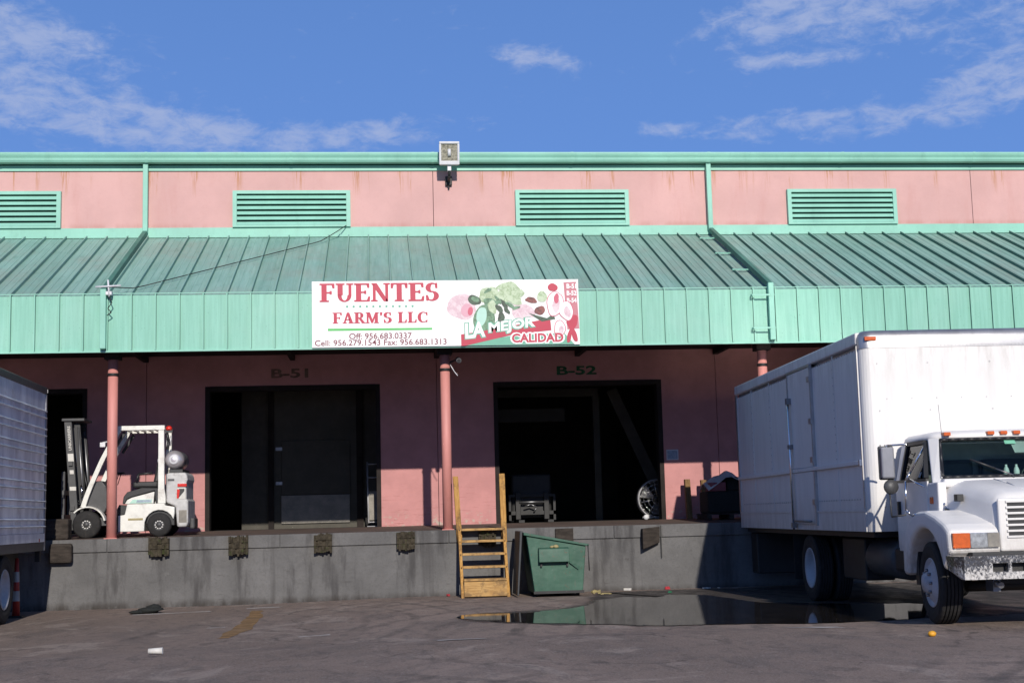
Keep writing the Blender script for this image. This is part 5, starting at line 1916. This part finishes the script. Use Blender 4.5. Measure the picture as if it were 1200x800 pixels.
# bumper with tow openings
bz0, bz1 = 0.625, 0.865
bp = MB()
ops = [(0.40, 0.565), (0.605, 0.775), (1.725, 1.895), (1.935, 2.10)]
bp.box(0.10, 2.40, -2.80, -2.70, bz1 - 0.075, bz1).box(0.10, 2.40, -2.80, -2.70, bz0, bz0 + 0.075)
xs = [0.10] + [v for o in ops for v in o] + [2.40]
for i in range(0, len(xs), 2):
    bp.box(xs[i], xs[i + 1], -2.80, -2.70, bz0 + 0.075, bz1 - 0.075)
for s in (-1, 1):
    xa, xb, xb2 = (0.10, 0.035, 0.05) if s < 0 else (2.40, 2.465, 2.45)
    bp.add([(xa, -2.80, bz0), (xa, -2.80, bz1), (xb, -2.66, bz1), (xb2, -2.66, bz0 + 0.06), (xa, -2.70, bz0), (xa, -2.70, bz1), (xb, -2.45, bz1), (xb2, -2.45, bz0 + 0.10)],
           [(0, 1, 2, 3), (3, 2, 6, 7), (4, 7, 6, 5), (1, 5, 6, 2), (0, 3, 7, 4)])
bo = tp(bp, 'bumper', 'bumper')
tp(MB().box(0.2, 2.3, -2.698, -2.62, bz0 + 0.02, bz1 - 0.02), 'bumper_backing', 'dark_metal')
tp(MB().box(0.25, 2.25, -2.66, -2.45, 0.862, 0.90), 'valance', 'black')
for x in (0.55, 1.95):
    tp(MB().tube((x, -2.62, 0.55), (x + 0.0, -2.40, 0.58), 0.035, 8).box(x - 0.04, x + 0.04, -2.5, -2.3, 0.48, 0.62), 'tow_hook', 'steel')
# things on the dashboard
for i, u in enumerate((0.505, 0.575)):
    c = world_of(tk) @ Vector((xc - 0.86 + 1.72 * u - 0.05, -1.36, 1.676))
    mbt = MB().lathe([(0, 0), (0, 0.032), (0.10, 0.034), (0.13, 0.026), (0.155, 0.013), (0.175, 0.013), (0.175, 0)], tuple(c), 'z', 14)
    solo(mbt, 'water_bottle', ['clear water bottle on the truck dashboard, nearer the left wiper arm', 'clear water bottle on the truck dashboard, closer to the grille centre line'][i], 'bottle',
         'pale_plastic', tuple(c), group='bottles on the truck dashboard')

# ------------------------------------------------------------------ trailer at the left
LA = -0.02
tr = thing('cargo_trailer', 'ribbed grey aluminium trailer backed to the dock at the far left', 'trailer', (-5.58, -0.65, 0.0), -LA)


def rp(m, n, mat, parent=None, bev=0.0):
    return part(m, n, mat, parent or tr, local=True, bev=bev)


RL, RW, RZ0, RZ1 = 9.5, 2.5, 1.03, 3.75
# right-hand skin as a pressed profile, ribs standing proud in pairs
pf = [(-0.06, RZ0 + 0.30)]
z = RZ0 + 0.30
k = 0
while z + 0.30 < RZ1 - 0.12:
    for zz in (z + 0.10, z + 0.21):
        pf += [(0.0, zz - 0.018), (0.034, zz - 0.010), (0.040, zz - 0.002), (0.012, zz + 0.016), (0.0, zz + 0.018)]
    z += 0.30
pf += [(0.0, RZ1 - 0.12), (-0.06, RZ1 - 0.12)]
pf[0:1] = [(-0.06, RZ0 + 0.29), (0.0, RZ0 + 0.29)]
m = MB().prism(pf, 'y', -RL, -0.07)
rp(m, 'ribbed_side', 'trailer')
rp(MB().box(-RW, -0.062, -RL, -0.02, RZ0 + 0.1, RZ1 - 0.03), 'trailer_body', 'galv')
rp(MB().box(-RW - 0.02, 0.015, -RL, 0.0, RZ1 - 0.118, RZ1), 'top_rail', 'charcoal', bev=0.015)
rp(MB().box(-RW - 0.02, 0.012, -RL, -0.075, RZ0, RZ0 + 0.14), 'lower_rail', 'charcoal', bev=0.01)
rp(MB().box(-0.06, 0.02, -RL, -0.075, RZ0 + 0.145, RZ0 + 0.285), 'side_skirt', 'trailer')
rp(MB().box(-0.10, 0.018, -0.068, 0.0, RZ0, RZ1 - 0.12), 'corner_post', 'steel', bev=0.01)
rp(MB().box(-0.055, 0.02, 0.0, 0.02, RZ1 - 0.09, RZ1 - 0.03), 'marker_light', 'paper')
rp(MB().box(0.013, 0.02, -0.5, -0.42, RZ0 + 0.15, RZ0 + 0.2), 'side_marker', 'red_lens')
rp(MB().box(-0.12, -0.04, -0.14, -0.06, RZ0 - 0.18, RZ0 - 0.002), 'step_bracket', 'dark_metal')
rp(MB().box(-2.2, -0.35, -9.0, -0.3, 0.72, RZ0 - 0.005), 'chassis', 'dark_metal')
for yy in (-2.40, -3.45):
    truck_wheel(tr, (-0.16, yy, 0.505), 0.505, 0.25, 0.30, 1, 0.12)
    truck_wheel(tr, (-2.3, yy, 0.505), 0.505, 0.25, 0.30, -1, 0.12)
    rp(MB().tube((-2.2, yy, 0.505), (-0.25, yy, 0.505), 0.07, 10), 'axle', 'dark_metal')
rp(MB().box(-2.0, -1.9, -8.0, -7.9, 0.0, 0.75).box(-0.6, -0.5, -8.0, -7.9, 0.0, 0.75), 'landing_leg', 'dark_metal')

cn = thing('traffic_cone', 'tall slim red and white banded cone under the trailer tail', 'traffic cone', (-5.79, -1.55, gz(-5.79, -1.55)))
cpos = (-5.79, -1.55, gz(-5.79, -1.55))
zr = [0.03, 0.30, 0.40, 0.56, 0.66, 0.93]


def crad(z):
    return 0.062 - 0.035 * z


cbody = part(MB().lathe([(0.03, 0.0), (0.03, crad(0.03)), (0.93, crad(0.93)), (0.94, 0.0)], cpos, 'z', 18), 'cone_body', 'cone_red', cn)
for a, b in ((0.26, 0.42), (0.56, 0.72)):
    part(MB().lathe([(a, crad(a) + 0.003), (b, crad(b) + 0.003)], cpos, 'z', 18), 'white_band', 'cone_white', cbody)
part(MB().box(cpos[0] - 0.12, cpos[0] + 0.12, cpos[1] - 0.12, cpos[1] + 0.12, cpos[2], cpos[2] + 0.032), 'base', 'black', cn, bev=0.01)

# ------------------------------------------------------------------ forklift on the dock (local origin under the front axle, near side at y=0)
FZ0 = 1.1985
fk = thing('forklift', 'white forklift with black mast and gas cylinder parked on dock behind post', 'forklift', (-5.19, 0.78, FZ0))


def fp(m, n, mat, parent=None, bev=0.0, seg=2):
    return part(m, n, mat, parent or fk, local=True, bev=bev, seg=seg)


def fk_wheel(x, r, w, y0, rim, out=-1):
    pr = [(0, rim), (0.0, r - 0.03), (0.02, r), (w - 0.02, r), (w, r - 0.03), (w, rim)]
    t = fp(MB().lathe(pr, (x, y0, r), 'y', 32), 'wheel', 'rubber')
    fp(MB().lathe([(0.012, rim), (0.03, rim * 0.86), (0.03, 0.06), (0.0, 0.05), (-0.008, 0.0)], (x, y0, r), 'y', 24), 'rim', 'charcoal', t)
    b = MB()
    for i in range(10):
        a = 2 * PI * i / 10
        b.tube((x + rim * 0.66 * math.cos(a), y0 + 0.028, r + rim * 0.66 * math.sin(a)), (x + rim * 0.66 * math.cos(a), y0 + 0.006, r + rim * 0.66 * math.sin(a)), 0.012, 6)
    fp(b, 'lug_nuts', 'bolt', t)['kind'] = 'stuff'


for yy in (-0.02, 0.90):
    fk_wheel(0.0, 0.243, 0.2, yy, 0.10)
    fk_wheel(1.265, 0.21, 0.19, yy + 0.005, 0.10)
# body: lower hull with wheel arch
pr = [(0.545, 0.10)]
pr += [(1.00, 0.10)]
for i in range(9):
    a = math.radians(170 - (170 - 20) * i / 8)
    pr.append((1.265 + 0.262 * math.cos(a), 0.21 + 0.262 * math.sin(a)))
pr += [(1.53, 0.40), (1.53, 0.52), (1.36, 0.55), (1.36, 0.585), (0.70, 0.585), (0.66, 0.40), (0.545, 0.385)]
fp(MB().prism(pr, 'y', 0.02, 1.06), 'hull', 'fork_white', bev=0.012)
fp(MB().prism([(1.03, 0.24), (1.08, 0.42), (1.2, 0.52), (1.38, 0.51), (1.52, 0.40), (1.52, 0.2)], 'y', 0.08, 1.0), 'wheel_well', 'black')
fp(MB().prism([(0.52, 0.10), (0.545, 0.10), (0.545, 0.40), (0.66, 0.41), (0.69, 0.56), (0.56, 0.58), (0.52, 0.5)], 'y', 0.04, 1.04), 'step_panel', 'black')
fp(MB().box(-0.12, 0.56, 0.12, 0.98, 0.22, 0.36), 'floor_plate', 'charcoal')
# hood under the seat
fp(MB().prism([(0.66, 0.588), (1.16, 0.588), (1.18, 0.80), (0.78, 0.70), (0.70, 0.66)], 'y', 0.015, 1.065), 'side_panel', 'fork_white', bev=0.01)
fp(MB().prism([(0.62, 0.59), (0.659, 0.59), (0.695, 0.67), (0.78, 0.712), (1.178, 0.815), (1.20, 0.60), (1.235, 0.60), (1.235, 0.86), (0.95, 0.87), (0.70, 0.80), (0.64, 0.72)], 'y', 0.01, 1.07), 'engine_cover', 'black', bev=0.012)
fp(MB().prism([(0.74, 0.60), (1.13, 0.60), (1.14, 0.665), (0.80, 0.665)], 'y', 0.009, 0.0135), 'decal_band', 'ink_pale_mint')
fp(MB().prism([(0.86, 0.615), (1.12, 0.615), (1.13, 0.655), (0.88, 0.655)], 'y', 0.006, 0.0085), 'decal_blue', 'notice')
# seat
fp(MB().box(0.74, 1.20, 0.30, 0.80, 0.875, 0.99), 'seat', 'black', bev=0.04)
fp(MB().hexa([(1.10, 0.32, 0.96), (1.22, 0.32, 0.96), (1.22, 0.78, 0.96), (1.10, 0.78, 0.96), (1.18, 0.34, 1.36), (1.27, 0.34, 1.36), (1.27, 0.76, 1.36), (1.18, 0.76, 1.36)]), 'seat_back', 'black', bev=0.04)
fp(MB().path([(0.82, 0.25, 1.00), (0.86, 0.25, 1.12), (1.10, 0.25, 1.14)], 0.02, 8), 'arm_rest', 'black')
fp(MB().ball((1.215, 0.35, 1.36), 0.04, 0.05, 0.06), 'seat_clip', 'pale_plastic')
# overhead guard
for yy in (0.05, 0.96):
    fp(MB().prism([(1.235, 0.86), (1.235, 1.90), (1.335, 1.90), (1.345, 0.86), (1.37, 0.70), (1.37, 0.588), (1.18, 0.588), (1.215, 0.75)], 'y', yy, yy + 0.09), 'rear_pillar', 'fork_white', bev=0.008)
    xs_ = [(-0.07, 0.56), (-0.01, 0.75), (0.07, 0.96), (0.16, 1.17), (0.26, 1.40), (0.38, 1.63), (0.55, 1.92)]
    a = [(x - 0.045, z) for x, z in xs_]
    b = [(x + 0.035, z - 0.01) for x, z in xs_]
    mm = MB()
    for i in range(len(xs_) - 1):
        mm.prism([a[i], a[i + 1], b[i + 1], b[i]], 'y', yy, yy + 0.08)
    fp(mm, 'front_pillar', 'fork_white')
    fp(MB().box(0.50, 1.345, yy, yy + 0.09, 1.902, 1.985), 'guard_rail', 'fork_white', bev=0.01)
    fp(MB().bar((0.42, yy + 0.15, 1.55), (0.62, yy + 0.15, 1.88), 0.05, 0.05), 'guard_brace', 'black')
for i in range(6):
    x = 0.58 + 0.13 * i
    fp(MB().box(x, x + 0.04, 0.145, 0.955, 1.92, 1.965), 'guard_bar', 'fork_white')
# cowl, steering
fp(MB().prism([(-0.06, 0.56), (0.28, 0.44), (0.36, 0.62), (0.30, 0.92), (0.22, 1.02), (0.12, 1.0), (0.06, 0.9)], 'y', 0.16, 0.94), 'cowl', 'charcoal', bev=0.02)
fp(MB().lathe([(-0.012, 0.15), (0.0, 0.165), (0.012, 0.15), (0, 0.14), (-0.012, 0.15)], (0.42, 0.5, 1.16), 'z', 20), 'steering_wheel', 'black')
fp(MB().path([(0.25, 0.5, 1.0), (0.42, 0.5, 1.16)], 0.025, 8), 'steering_column', 'black')
# front mudguards
for yy in (-0.01, 0.90):
    arcs = []
    for i in range(10):
        a = math.radians(125 - 125 * i / 9 + 12)
        arcs.append(((0.30 * math.cos(a)) + 0.01, 0.243 + 0.30 * math.sin(a)))
    mm = MB()
    for i in range(9):
        (xa, za), (xb, zb) = arcs[i], arcs[i + 1]
        mm.prism([(xa, za), (xb, zb), (xb * 1.08, 0.243 + (zb - 0.243) * 1.08), (xa * 1.08, 0.243 + (za - 0.243) * 1.08)], 'y', yy, yy + 0.2)
    fp(mm, 'mudguard', 'fork_white')
# counterweight
cwp = [(1.375, 0.60), (1.54, 0.53), (1.57, 0.16), (1.74, 0.16), (1.765, 0.24), (1.765, 0.62), (1.735, 0.66), (1.735, 0.95), (1.755, 1.0), (1.74, 1.10), (1.70, 1.13), (1.40, 1.13), (1.375, 1.10)]
cw = fp(MB().prism(cwp, 'y', 0.06, 1.02), 'counterweight', 'fork_grey', bev=0.035, seg=3)
fp(MB().prism([(1.56, 0.66), (1.72, 0.66), (1.72, 0.86), (1.58, 0.86)], 'y', 0.052, 0.0585), 'warning_decal', 'paper', cw)
fp(MB().prism([(1.60, 0.68), (1.70, 0.80), (1.70, 0.84), (1.60, 0.84)], 'y', 0.047, 0.0515), 'decal_black', 'black', cw)
fp(MB().prism([(1.565, 0.67), (1.60, 0.67), (1.62, 0.82), (1.57, 0.84)], 'y', 0.044, 0.0465), 'decal_red', 'red_lens', cw)
fp(MB().box(1.58, 1.74, 0.03, 0.0585, 0.88, 0.93), 'tail_light', 'red_lens')
fp(MB().box(1.76, 1.85, 0.3, 0.78, 0.12, 0.32), 'tow_block', 'charcoal', bev=0.03)
# gas cylinder with bracket
fp(MB().box(1.42, 1.66, 0.1, 0.98, 1.132, 1.19), 'tank_bracket', 'black')
fp(MB().lathe([(0.0, 0.0), (0.0, 0.07), (0.03, 0.13), (0.075, 0.165), (0.12, 0.172), (0.74, 0.172), (0.80, 0.14), (0.83, 0.0)], (1.50, 0.10, 1.365), 'y', 28), 'gas_cylinder', 'tank')
fp(MB().lathe([(-0.002, 0.176), (0.05, 0.176)], (1.50, 0.42, 1.365), 'y', 28), 'cylinder_strap', 'black')
fp(MB().lathe([(-0.012, 0.05), (-0.012, 0.085), (0.02, 0.09)], (1.50, 0.10, 1.365), 'y', 20), 'cylinder_collar', 'pale_plastic')
fp(MB().path([(1.38, 0.16, 1.55), (1.40, 0.16, 1.70), (1.37, 0.16, 1.85)], 0.028, 8), 'hose', 'black')
fp(MB().path([(1.42, 0.2, 1.62), (1.44, 0.2, 1.80)], 0.018, 8), 'valve_pipe', 'galv')
fp(MB().lathe([(0, 0.0), (0, 0.06), (0.05, 0.055), (0.075, 0.03), (0.08, 0)], (1.41, 0.14, 1.90), 'z', 16), 'beacon', 'red_lens')
fp(MB().box(1.34, 1.48, 0.1, 0.18, 1.86, 1.898), 'beacon_bracket', 'black')
fp(MB().box(0.20, 0.29, 0.1, 0.16, 1.62, 1.70).tube((0.24, 0.13, 1.7), (0.42, 0.13, 1.72), 0.012, 6), 'work_light', 'pale_plastic')
# mast: two leaning channels, cross heads, chain cylinders
ML = Vector((-0.14, 0, 1.74))
B0 = Vector((-0.26, 0, 0.36))
for yy in (0.24, 0.74):
    q = []
    for p, in ((B0,), (B0 + ML,)):
        for dx, dy in ((-0.065, 0), (0.065, 0), (0.065, 0.09), (-0.065, 0.09)):
            q.append((p.x + dx, yy + dy, p.z))
    ms = fp(MB().hexa([(x + 0.02 if i < 4 else x, y, z if i > 3 else 0.1) for i, (x, y, z) in enumerate(q)]), 'mast_rail', 'charcoal', bev=0.006)
    q = []
    for p in (B0 + Vector((0.14, 0, 0)), B0 + ML * 0.98 + Vector((0.14, 0, 0))):
        for dx, dy in ((-0.05, 0), (0.05, 0), (0.05, 0.07), (-0.05, 0.07)):
            q.append((p.x + dx, yy + 0.1 + dy, p.z))
    fp(MB().hexa(q), 'inner_rail', 'black')
    fp(MB().tube((-0.1, yy + 0.1, 0.36), (-0.235, yy + 0.1, 2.0), 0.022, 8), 'lift_cylinder', 'steel')
    # fork shank and blade
    fp(MB().box(-0.50, -0.44, yy + 0.02, yy + 0.12, 0.04, 1.20).hexa([(-1.40, yy + 0.02, 0.03), (-0.50, yy + 0.02, 0.02), (-0.50, yy + 0.12, 0.02), (-1.40, yy + 0.12, 0.03), (-1.40, yy + 0.02, 0.045), (-0.50, yy + 0.02, 0.07), (-0.50, yy + 0.12, 0.07), (-1.40, yy + 0.12, 0.045)]), 'fork', 'charcoal', bev=0.01)
fp(MB().box(-0.50, -0.10, 0.2, 0.9, 2.10, 2.15), 'mast_head', 'charcoal', bev=0.01)
for xa, za in ((-0.37, 1.30), (-0.33, 0.5)):
    fp(MB().box(xa, xa + 0.07, 0.2, 0.9, za, za + 0.08), 'mast_crossbar', 'charcoal')
for za in (0.35, 0.78):
    fp(MB().box(-0.455, -0.42, 0.12, 0.96, za, za + 0.08), 'carriage_bar', 'charcoal')
fp(MB().path([(-0.16, 0.3, 0.95), (-0.14, 0.3, 0.72), (-0.05, 0.3, 0.62)], 0.02, 8).tube((-0.28, 0.34, 0.62), (-0.02, 0.3, 0.6), 0.02, 8), 'tilt_hose', 'chrome')
fp(MB().path([(-0.12, 0.5, 0.4), (-0.20, 0.48, 1.0), (-0.29, 0.46, 1.9), (-0.24, 0.44, 2.0), (-0.15, 0.46, 1.2), (-0.05, 0.5, 0.7)], 0.018, 6), 'hydraulic_hose', 'black')
for yy in (0.45, 0.63):
    fp(MB().tube((-0.18, yy, 0.4), (-0.33, yy, 2.02), 0.012, 6), 'lift_chain', 'steel')
for i in range(3):
    fp(MB().tube((0.34 + 0.03 * i, 0.62 + 0.06 * i, 0.95), (0.40 + 0.03 * i, 0.60 + 0.06 * i, 1.14), 0.008, 6).ball((0.40 + 0.03 * i, 0.60 + 0.06 * i, 1.15), 0.02, 0.02, 0.02, 8, 6), 'control_lever', 'black')
fp(MB().box(1.40, 1.52, 0.0585, 0.0615, 0.98, 1.02), 'maker_plate', 'charcoal', cw)
fp(MB().box(1.60, 1.74, 0.055, 0.0605, 0.24, 0.46), 'scrape', 'kick', cw)
fp(MB().box(0.72, 0.98, 0.0125, 0.0195, 0.30, 0.335), 'warning_strip', 'litter_yellow')
fp(MB().path([(0.40, 0.055, 0.60), (0.40, 0.04, 0.95)], 0.016, 6), 'grab_rail', 'black')
wm = world_of(fk)


def mast_pt(u, t, off=0.0):
    p = B0 + ML * t
    return wm @ Vector((p.x + 0.01 + u, 0.24 - 0.004 - off, p.z))


text_part('UNICARRIERS', 'lettering', 'paper', fk, 0, 0, 0, 0, 0, mapping=lambda u, w: mast_pt(0.026 - 0.052 * w, 0.70 + 0.25 * u), bold=0.02)
for t0, t1, hw in ((0.585, 0.665, 0.05), (0.455, 0.495, 0.035), (0.285, 0.325, 0.055)):
    part(MB().add([mast_pt(-hw, t0), mast_pt(hw, t0), mast_pt(hw, t1), mast_pt(-hw, t1)], [(0, 1, 2, 3)]), 'mast_label', 'paper', fk)

solo(MB().box(-6.35, -5.40, 0.30, 0.62, 1.192, 1.55), 'timber_block', 'dark worn timber block on the dock edge left of the forklift wheel', 'block', 'old_wood', (-5.8, 0.45, 1.19), bev=0.03)

# ------------------------------------------------------------------ inside the doorways
fc = thing('fork_carriage', 'dark metal fork carriage with two forks on the floor inside doorway B-52', 'fork carriage', (3.25, 5.5, DZ))
for x in (2.98, 3.60):
    part(MB().box(x - 0.055, x + 0.055, 5.45, 5.55, 1.32, 1.90), 'upright', 'dark_metal', fc, bev=0.01)
    part(MB().box(x - 0.06, x + 0.06, 4.75, 5.45, 1.256, 1.31), 'fork', 'dark_metal', fc)
part(MB().box(2.78, 3.80, 5.48, 5.56, 1.80, 1.86).box(2.78, 3.80, 5.48, 5.56, 1.42, 1.50).box(2.78, 2.83, 5.48, 5.56, 1.30, 1.80).box(3.75, 3.80, 5.48, 5.56, 1.30, 1.80), 'backrest_frame', 'dark_metal', fc)
part(MB().tube((3.0, 5.44, 1.69), (3.55, 5.44, 1.69), 0.025, 8).path([(3.12, 5.42, 1.6), (3.25, 5.4, 1.64), (3.38, 5.42, 1.58), (3.32, 5.42, 1.48)], 0.018, 8), 'cylinder', 'steel', fc)
part(MB().box(2.85, 3.73, 5.6, 6.6, 1.35, 2.3), 'power_unit', 'dark_metal', fc, bev=0.05)
for x in (2.9, 3.68):
    part(MB().lathe([(-0.06, 0), (-0.06, 0.14), (0.06, 0.14), (0.06, 0)], (x, 5.85, DZ + 0.14), 'x', 18), 'wheel', 'rubber', fc)

fa = thing('drum_fan', 'round silver drum fan standing just inside doorway B-52 at its right jamb', 'fan', (5.95, 5.0, DZ))
FCX, FCZ, FR = 5.95, 1.69, 0.40
part(MB().lathe([(0.0, FR), (0.0, FR + 0.02), (0.3, FR + 0.02), (0.3, FR), (0.0, FR)], (FCX, 4.95, FCZ), 'y', 32), 'drum', 'galv', fa)
gd = MB()
for r in (0.12, 0.22, 0.31, 0.38):
    gd.path([(FCX + r * math.cos(2 * PI * i / 24), 4.93, FCZ + r * math.sin(2 * PI * i / 24)) for i in range(25)], 0.006, 5)
for i in range(8):
    a = 2 * PI * i / 8 + 0.2
    gd.tube((FCX, 4.93, FCZ), (FCX + FR * math.cos(a), 4.945, FCZ + FR * math.sin(a)), 0.007, 5)
part(gd, 'guard', 'chrome', fa)
for i in range(3):
    a = 2 * PI * i / 3 + 0.5
    bl = MB()
    pa = []
    for r, da, dy in ((0.08, -0.25, 0), (0.37, -0.35, 0), (0.37, 0.45, 0.10), (0.08, 0.5, 0.06)):
        pa.append((FCX + r * math.cos(a + da), 5.05 + dy, FCZ + r * math.sin(a + da)))
    bl.add(pa + [(x, y + 0.006, z) for x, y, z in pa], [(0, 1, 2, 3), (7, 6, 5, 4), (0, 4, 5, 1), (1, 5, 6, 2), (2, 6, 7, 3), (3, 7, 4, 0)])
    part(bl, 'blade', 'aluminium', fa)
part(MB().lathe([(0, 0), (0, 0.07), (0.12, 0.07), (0.12, 0)], (FCX, 5.0, FCZ), 'y', 16), 'motor', 'charcoal', fa)
part(MB().box(5.62, 6.28, 4.98, 5.04, DZ + 0.03, DZ + 0.07), 'base', 'galv', fa)
for x in (5.68, 6.22):
    part(MB().lathe([(-0.02, 0), (-0.02, 0.055), (0.02, 0.055), (0.02, 0)], (x, 4.93, DZ + 0.055), 'y', 14), 'wheel', 'pale_plastic', fa)

ht = thing('hand_truck', 'tall grey metal hand truck leaning inside the right jamb of doorway B-51', 'hand truck', (-0.12, 5.0, DZ))
for x in (-0.24, 0.0):
    part(MB().tube((x, 4.95, DZ + 0.08), (x - 0.02, 5.25, 2.62), 0.018, 8), 'rail', 'galv', ht)
for t in (0.0, 0.25, 0.5, 0.75, 0.98):
    part(MB().tube((-0.24 - 0.02 * t, 4.95 + 0.3 * t, DZ + 0.1 + 1.25 * t), (0.0 - 0.02 * t, 4.95 + 0.3 * t, DZ + 0.1 + 1.25 * t), 0.014, 8), 'crossbar', 'galv', ht)
part(MB().box(-0.27, 0.03, 4.72, 4.95, DZ + 0.005, DZ + 0.02), 'toe_plate', 'steel', ht)
part(MB().box(-0.235, -0.005, 4.99, 5.0, DZ + 0.14, DZ + 0.75), 'back_plate', 'kick', ht)
for x in (-0.28, 0.04):
    part(MB().lathe([(-0.03, 0), (-0.03, 0.1), (0.03, 0.1), (0.03, 0)], (x, 5.05, DZ + 0.1), 'x', 16), 'wheel', 'rubber', ht)

# ------------------------------------------------------------------ dock, right of B-52
for i, (x, zt, lab) in enumerate(((6.32, 2.06, 'brown upright timber post against pink wall, nearer the doorway B-52'), (6.66, 2.04, 'brown upright timber post against pink wall, nearer the box truck'))):
    solo(MB().hexa([(x - 0.055, 3.50, 1.242), (x + 0.055, 3.50, 1.242), (x + 0.055, 3.62, 1.242), (x - 0.055, 3.62, 1.242),
                    (x - 0.065, 3.58, zt), (x + 0.045, 3.58, zt), (x + 0.045, 3.70, zt), (x - 0.065, 3.70, zt)]), 'timber_post', lab, 'post', 'brown_wood', (x, 3.56, 1.242), bev=0.008, group='timber posts leaning on the wall')
pl = thing('loaded_pallet', 'dark loaded pallet under a torn white plastic sheet beside the truck box', 'pallet', (6.72, 2.4, 1.22))
for i in range(4):
    part(MB().box(6.30, 7.30, 2.0 + 0.24 * i, 2.14 + 0.24 * i, 1.325, 1.35), 'board', 'old_wood', pl)
for x in (6.32, 6.76, 7.2):
    part(MB().box(x, x + 0.09, 2.0, 2.86, 1.235, 1.323), 'bearer', 'old_wood', pl)
part(MB().box(6.36, 7.24, 2.05, 2.8, 1.352, 1.78), 'load', 'rag', pl, bev=0.04)
part(MB().box(6.42, 6.72, 2.03, 2.5, 1.782, 1.95), 'carton', 'carton', pl, bev=0.01)
part(MB().box(6.75, 7.2, 2.1, 2.7, 1.782, 2.05), 'dark_box', 'rag', pl, bev=0.03)
random.seed(31)
sh = MB()
N = 9
zz = {}
for i in range(N):
    for j in range(6):
        u, w = i / (N - 1), j / 5
        x = 6.36 + 0.92 * u
        y = 1.98 + 0.85 * w
        z = 2.20 - 0.42 * abs(u - 0.5) * 1.2 - 0.25 * abs(w - 0.5) + random.uniform(-0.03, 0.03)
        zz[i, j] = len(sh.v)
        sh.v.append((x, y, z))
for i in range(N - 1):
    for j in range(5):
        sh.f.append([zz[i, j], zz[i + 1, j], zz[i + 1, j + 1], zz[i, j + 1]])
        sh.sm.append(False)
o = part(sh, 'plastic_sheet', 'sheet', pl)
sm = o.modifiers.new('thickness', 'SOLIDIFY')
sm.thickness = 0.006

# ------------------------------------------------------------------ litter
random.seed(41)
g0 = gz(-3.7, -1.5)
rg = MB()
rg.ball((-3.7, -1.5, g0 + 0.05), 0.20, 0.14, 0.05, 12, 6, 0.25).ball((-3.9, -1.6, g0 + 0.03), 0.12, 0.1, 0.03, 10, 5, 0.25).ball((-3.65, -1.45, g0 + 0.09), 0.12, 0.1, 0.05, 10, 5, 0.25)
solo(rg, 'crumpled_rag', 'black crumpled rag on the asphalt below the parked forklift', 'rag', 'rag', (-3.7, -1.5, g0))
gq = gz(-2.4, -9.3)
solo(MB().lathe([(0.0, 0.0), (0.0, 0.027), (0.15, 0.036), (0.15, 0.032), (0.01, 0.0)], (-2.47, -9.3, gq + 0.036), 'x', 14), 'paper_cup', 'white paper cup lying on its side on the open asphalt', 'cup', 'paper', (-2.4, -9.3, gq))
gq = gz(5.5, -10.9)
solo(MB().ball((5.5, -10.9, gq + 0.028), 0.042, 0.042, 0.03, 12, 8, 0.06), 'orange_fruit', 'squashed orange fruit on the asphalt in front of the puddle', 'fruit', 'fruit', (5.5, -10.9, gq))


def scrap(x, y, sx_, sy_, n=3, h=0.02):
    m = MB()
    g = gz(x, y)
    for i in range(n):
        cx_, cy_ = x + random.uniform(-sx_, sx_), y + random.uniform(-sy_, sy_)
        a = random.uniform(0, PI)
        l, w = random.uniform(0.03, 0.07), random.uniform(0.012, 0.03)
        d = Vector((math.cos(a) * l, math.sin(a) * l, 0))
        e = Vector((-math.sin(a) * w, math.cos(a) * w, 0))
        c = Vector((cx_, cy_, g + 0.006))
        up = Vector((0, 0, random.uniform(0.01, h)))
        m.hexa([c - d - e, c + d - e, c + d + e, c - d + e, c - d - e + up, c + d - e + up * 0.3, c + d + e + up, c - d + e + up * 0.5])
    return m


for nm, lab, mt, x, y, a, b, n, h in (
        ('litter_scrap', 'pale yellow leaves and scraps on the ground right of the dumpster', 'litter_yellow', 3.72, -0.75, 0.16, 0.35, 7, 0.05),
        ('litter_scrap', 'bright red wrapper at the dock foot below the hanging bumper plate', 'litter_red', 5.02, -0.12, 0.03, 0.03, 2, 0.09),
        ('litter_scrap', 'white scrap at the dock foot between dumpster and red wrapper', 'paper', 4.3, -0.15, 0.04, 0.04, 2, 0.09),
        ('litter_scrap', 'small green wrapper on wet asphalt below the red wrapper', 'litter_green', 4.95, -1.1, 0.1, 0.1, 2, 0.03),
        ('litter_scrap', 'pale broken lath on the ground at the edge of truck shade', 'paper', 5.75, -0.25, 0.22, 0.05, 5, 0.02),
        ('litter_scrap', 'small red scrap on the ground left of the wooden steps', 'litter_red', 1.18, -0.15, 0.03, 0.03, 2, 0.04)):
    o = solo(scrap(x, y, a, b, n if n > 2 else 1, h), nm, lab, 'litter', mt, (x, y, gz(x, y)))
    if n > 2:
        o['kind'] = 'stuff'
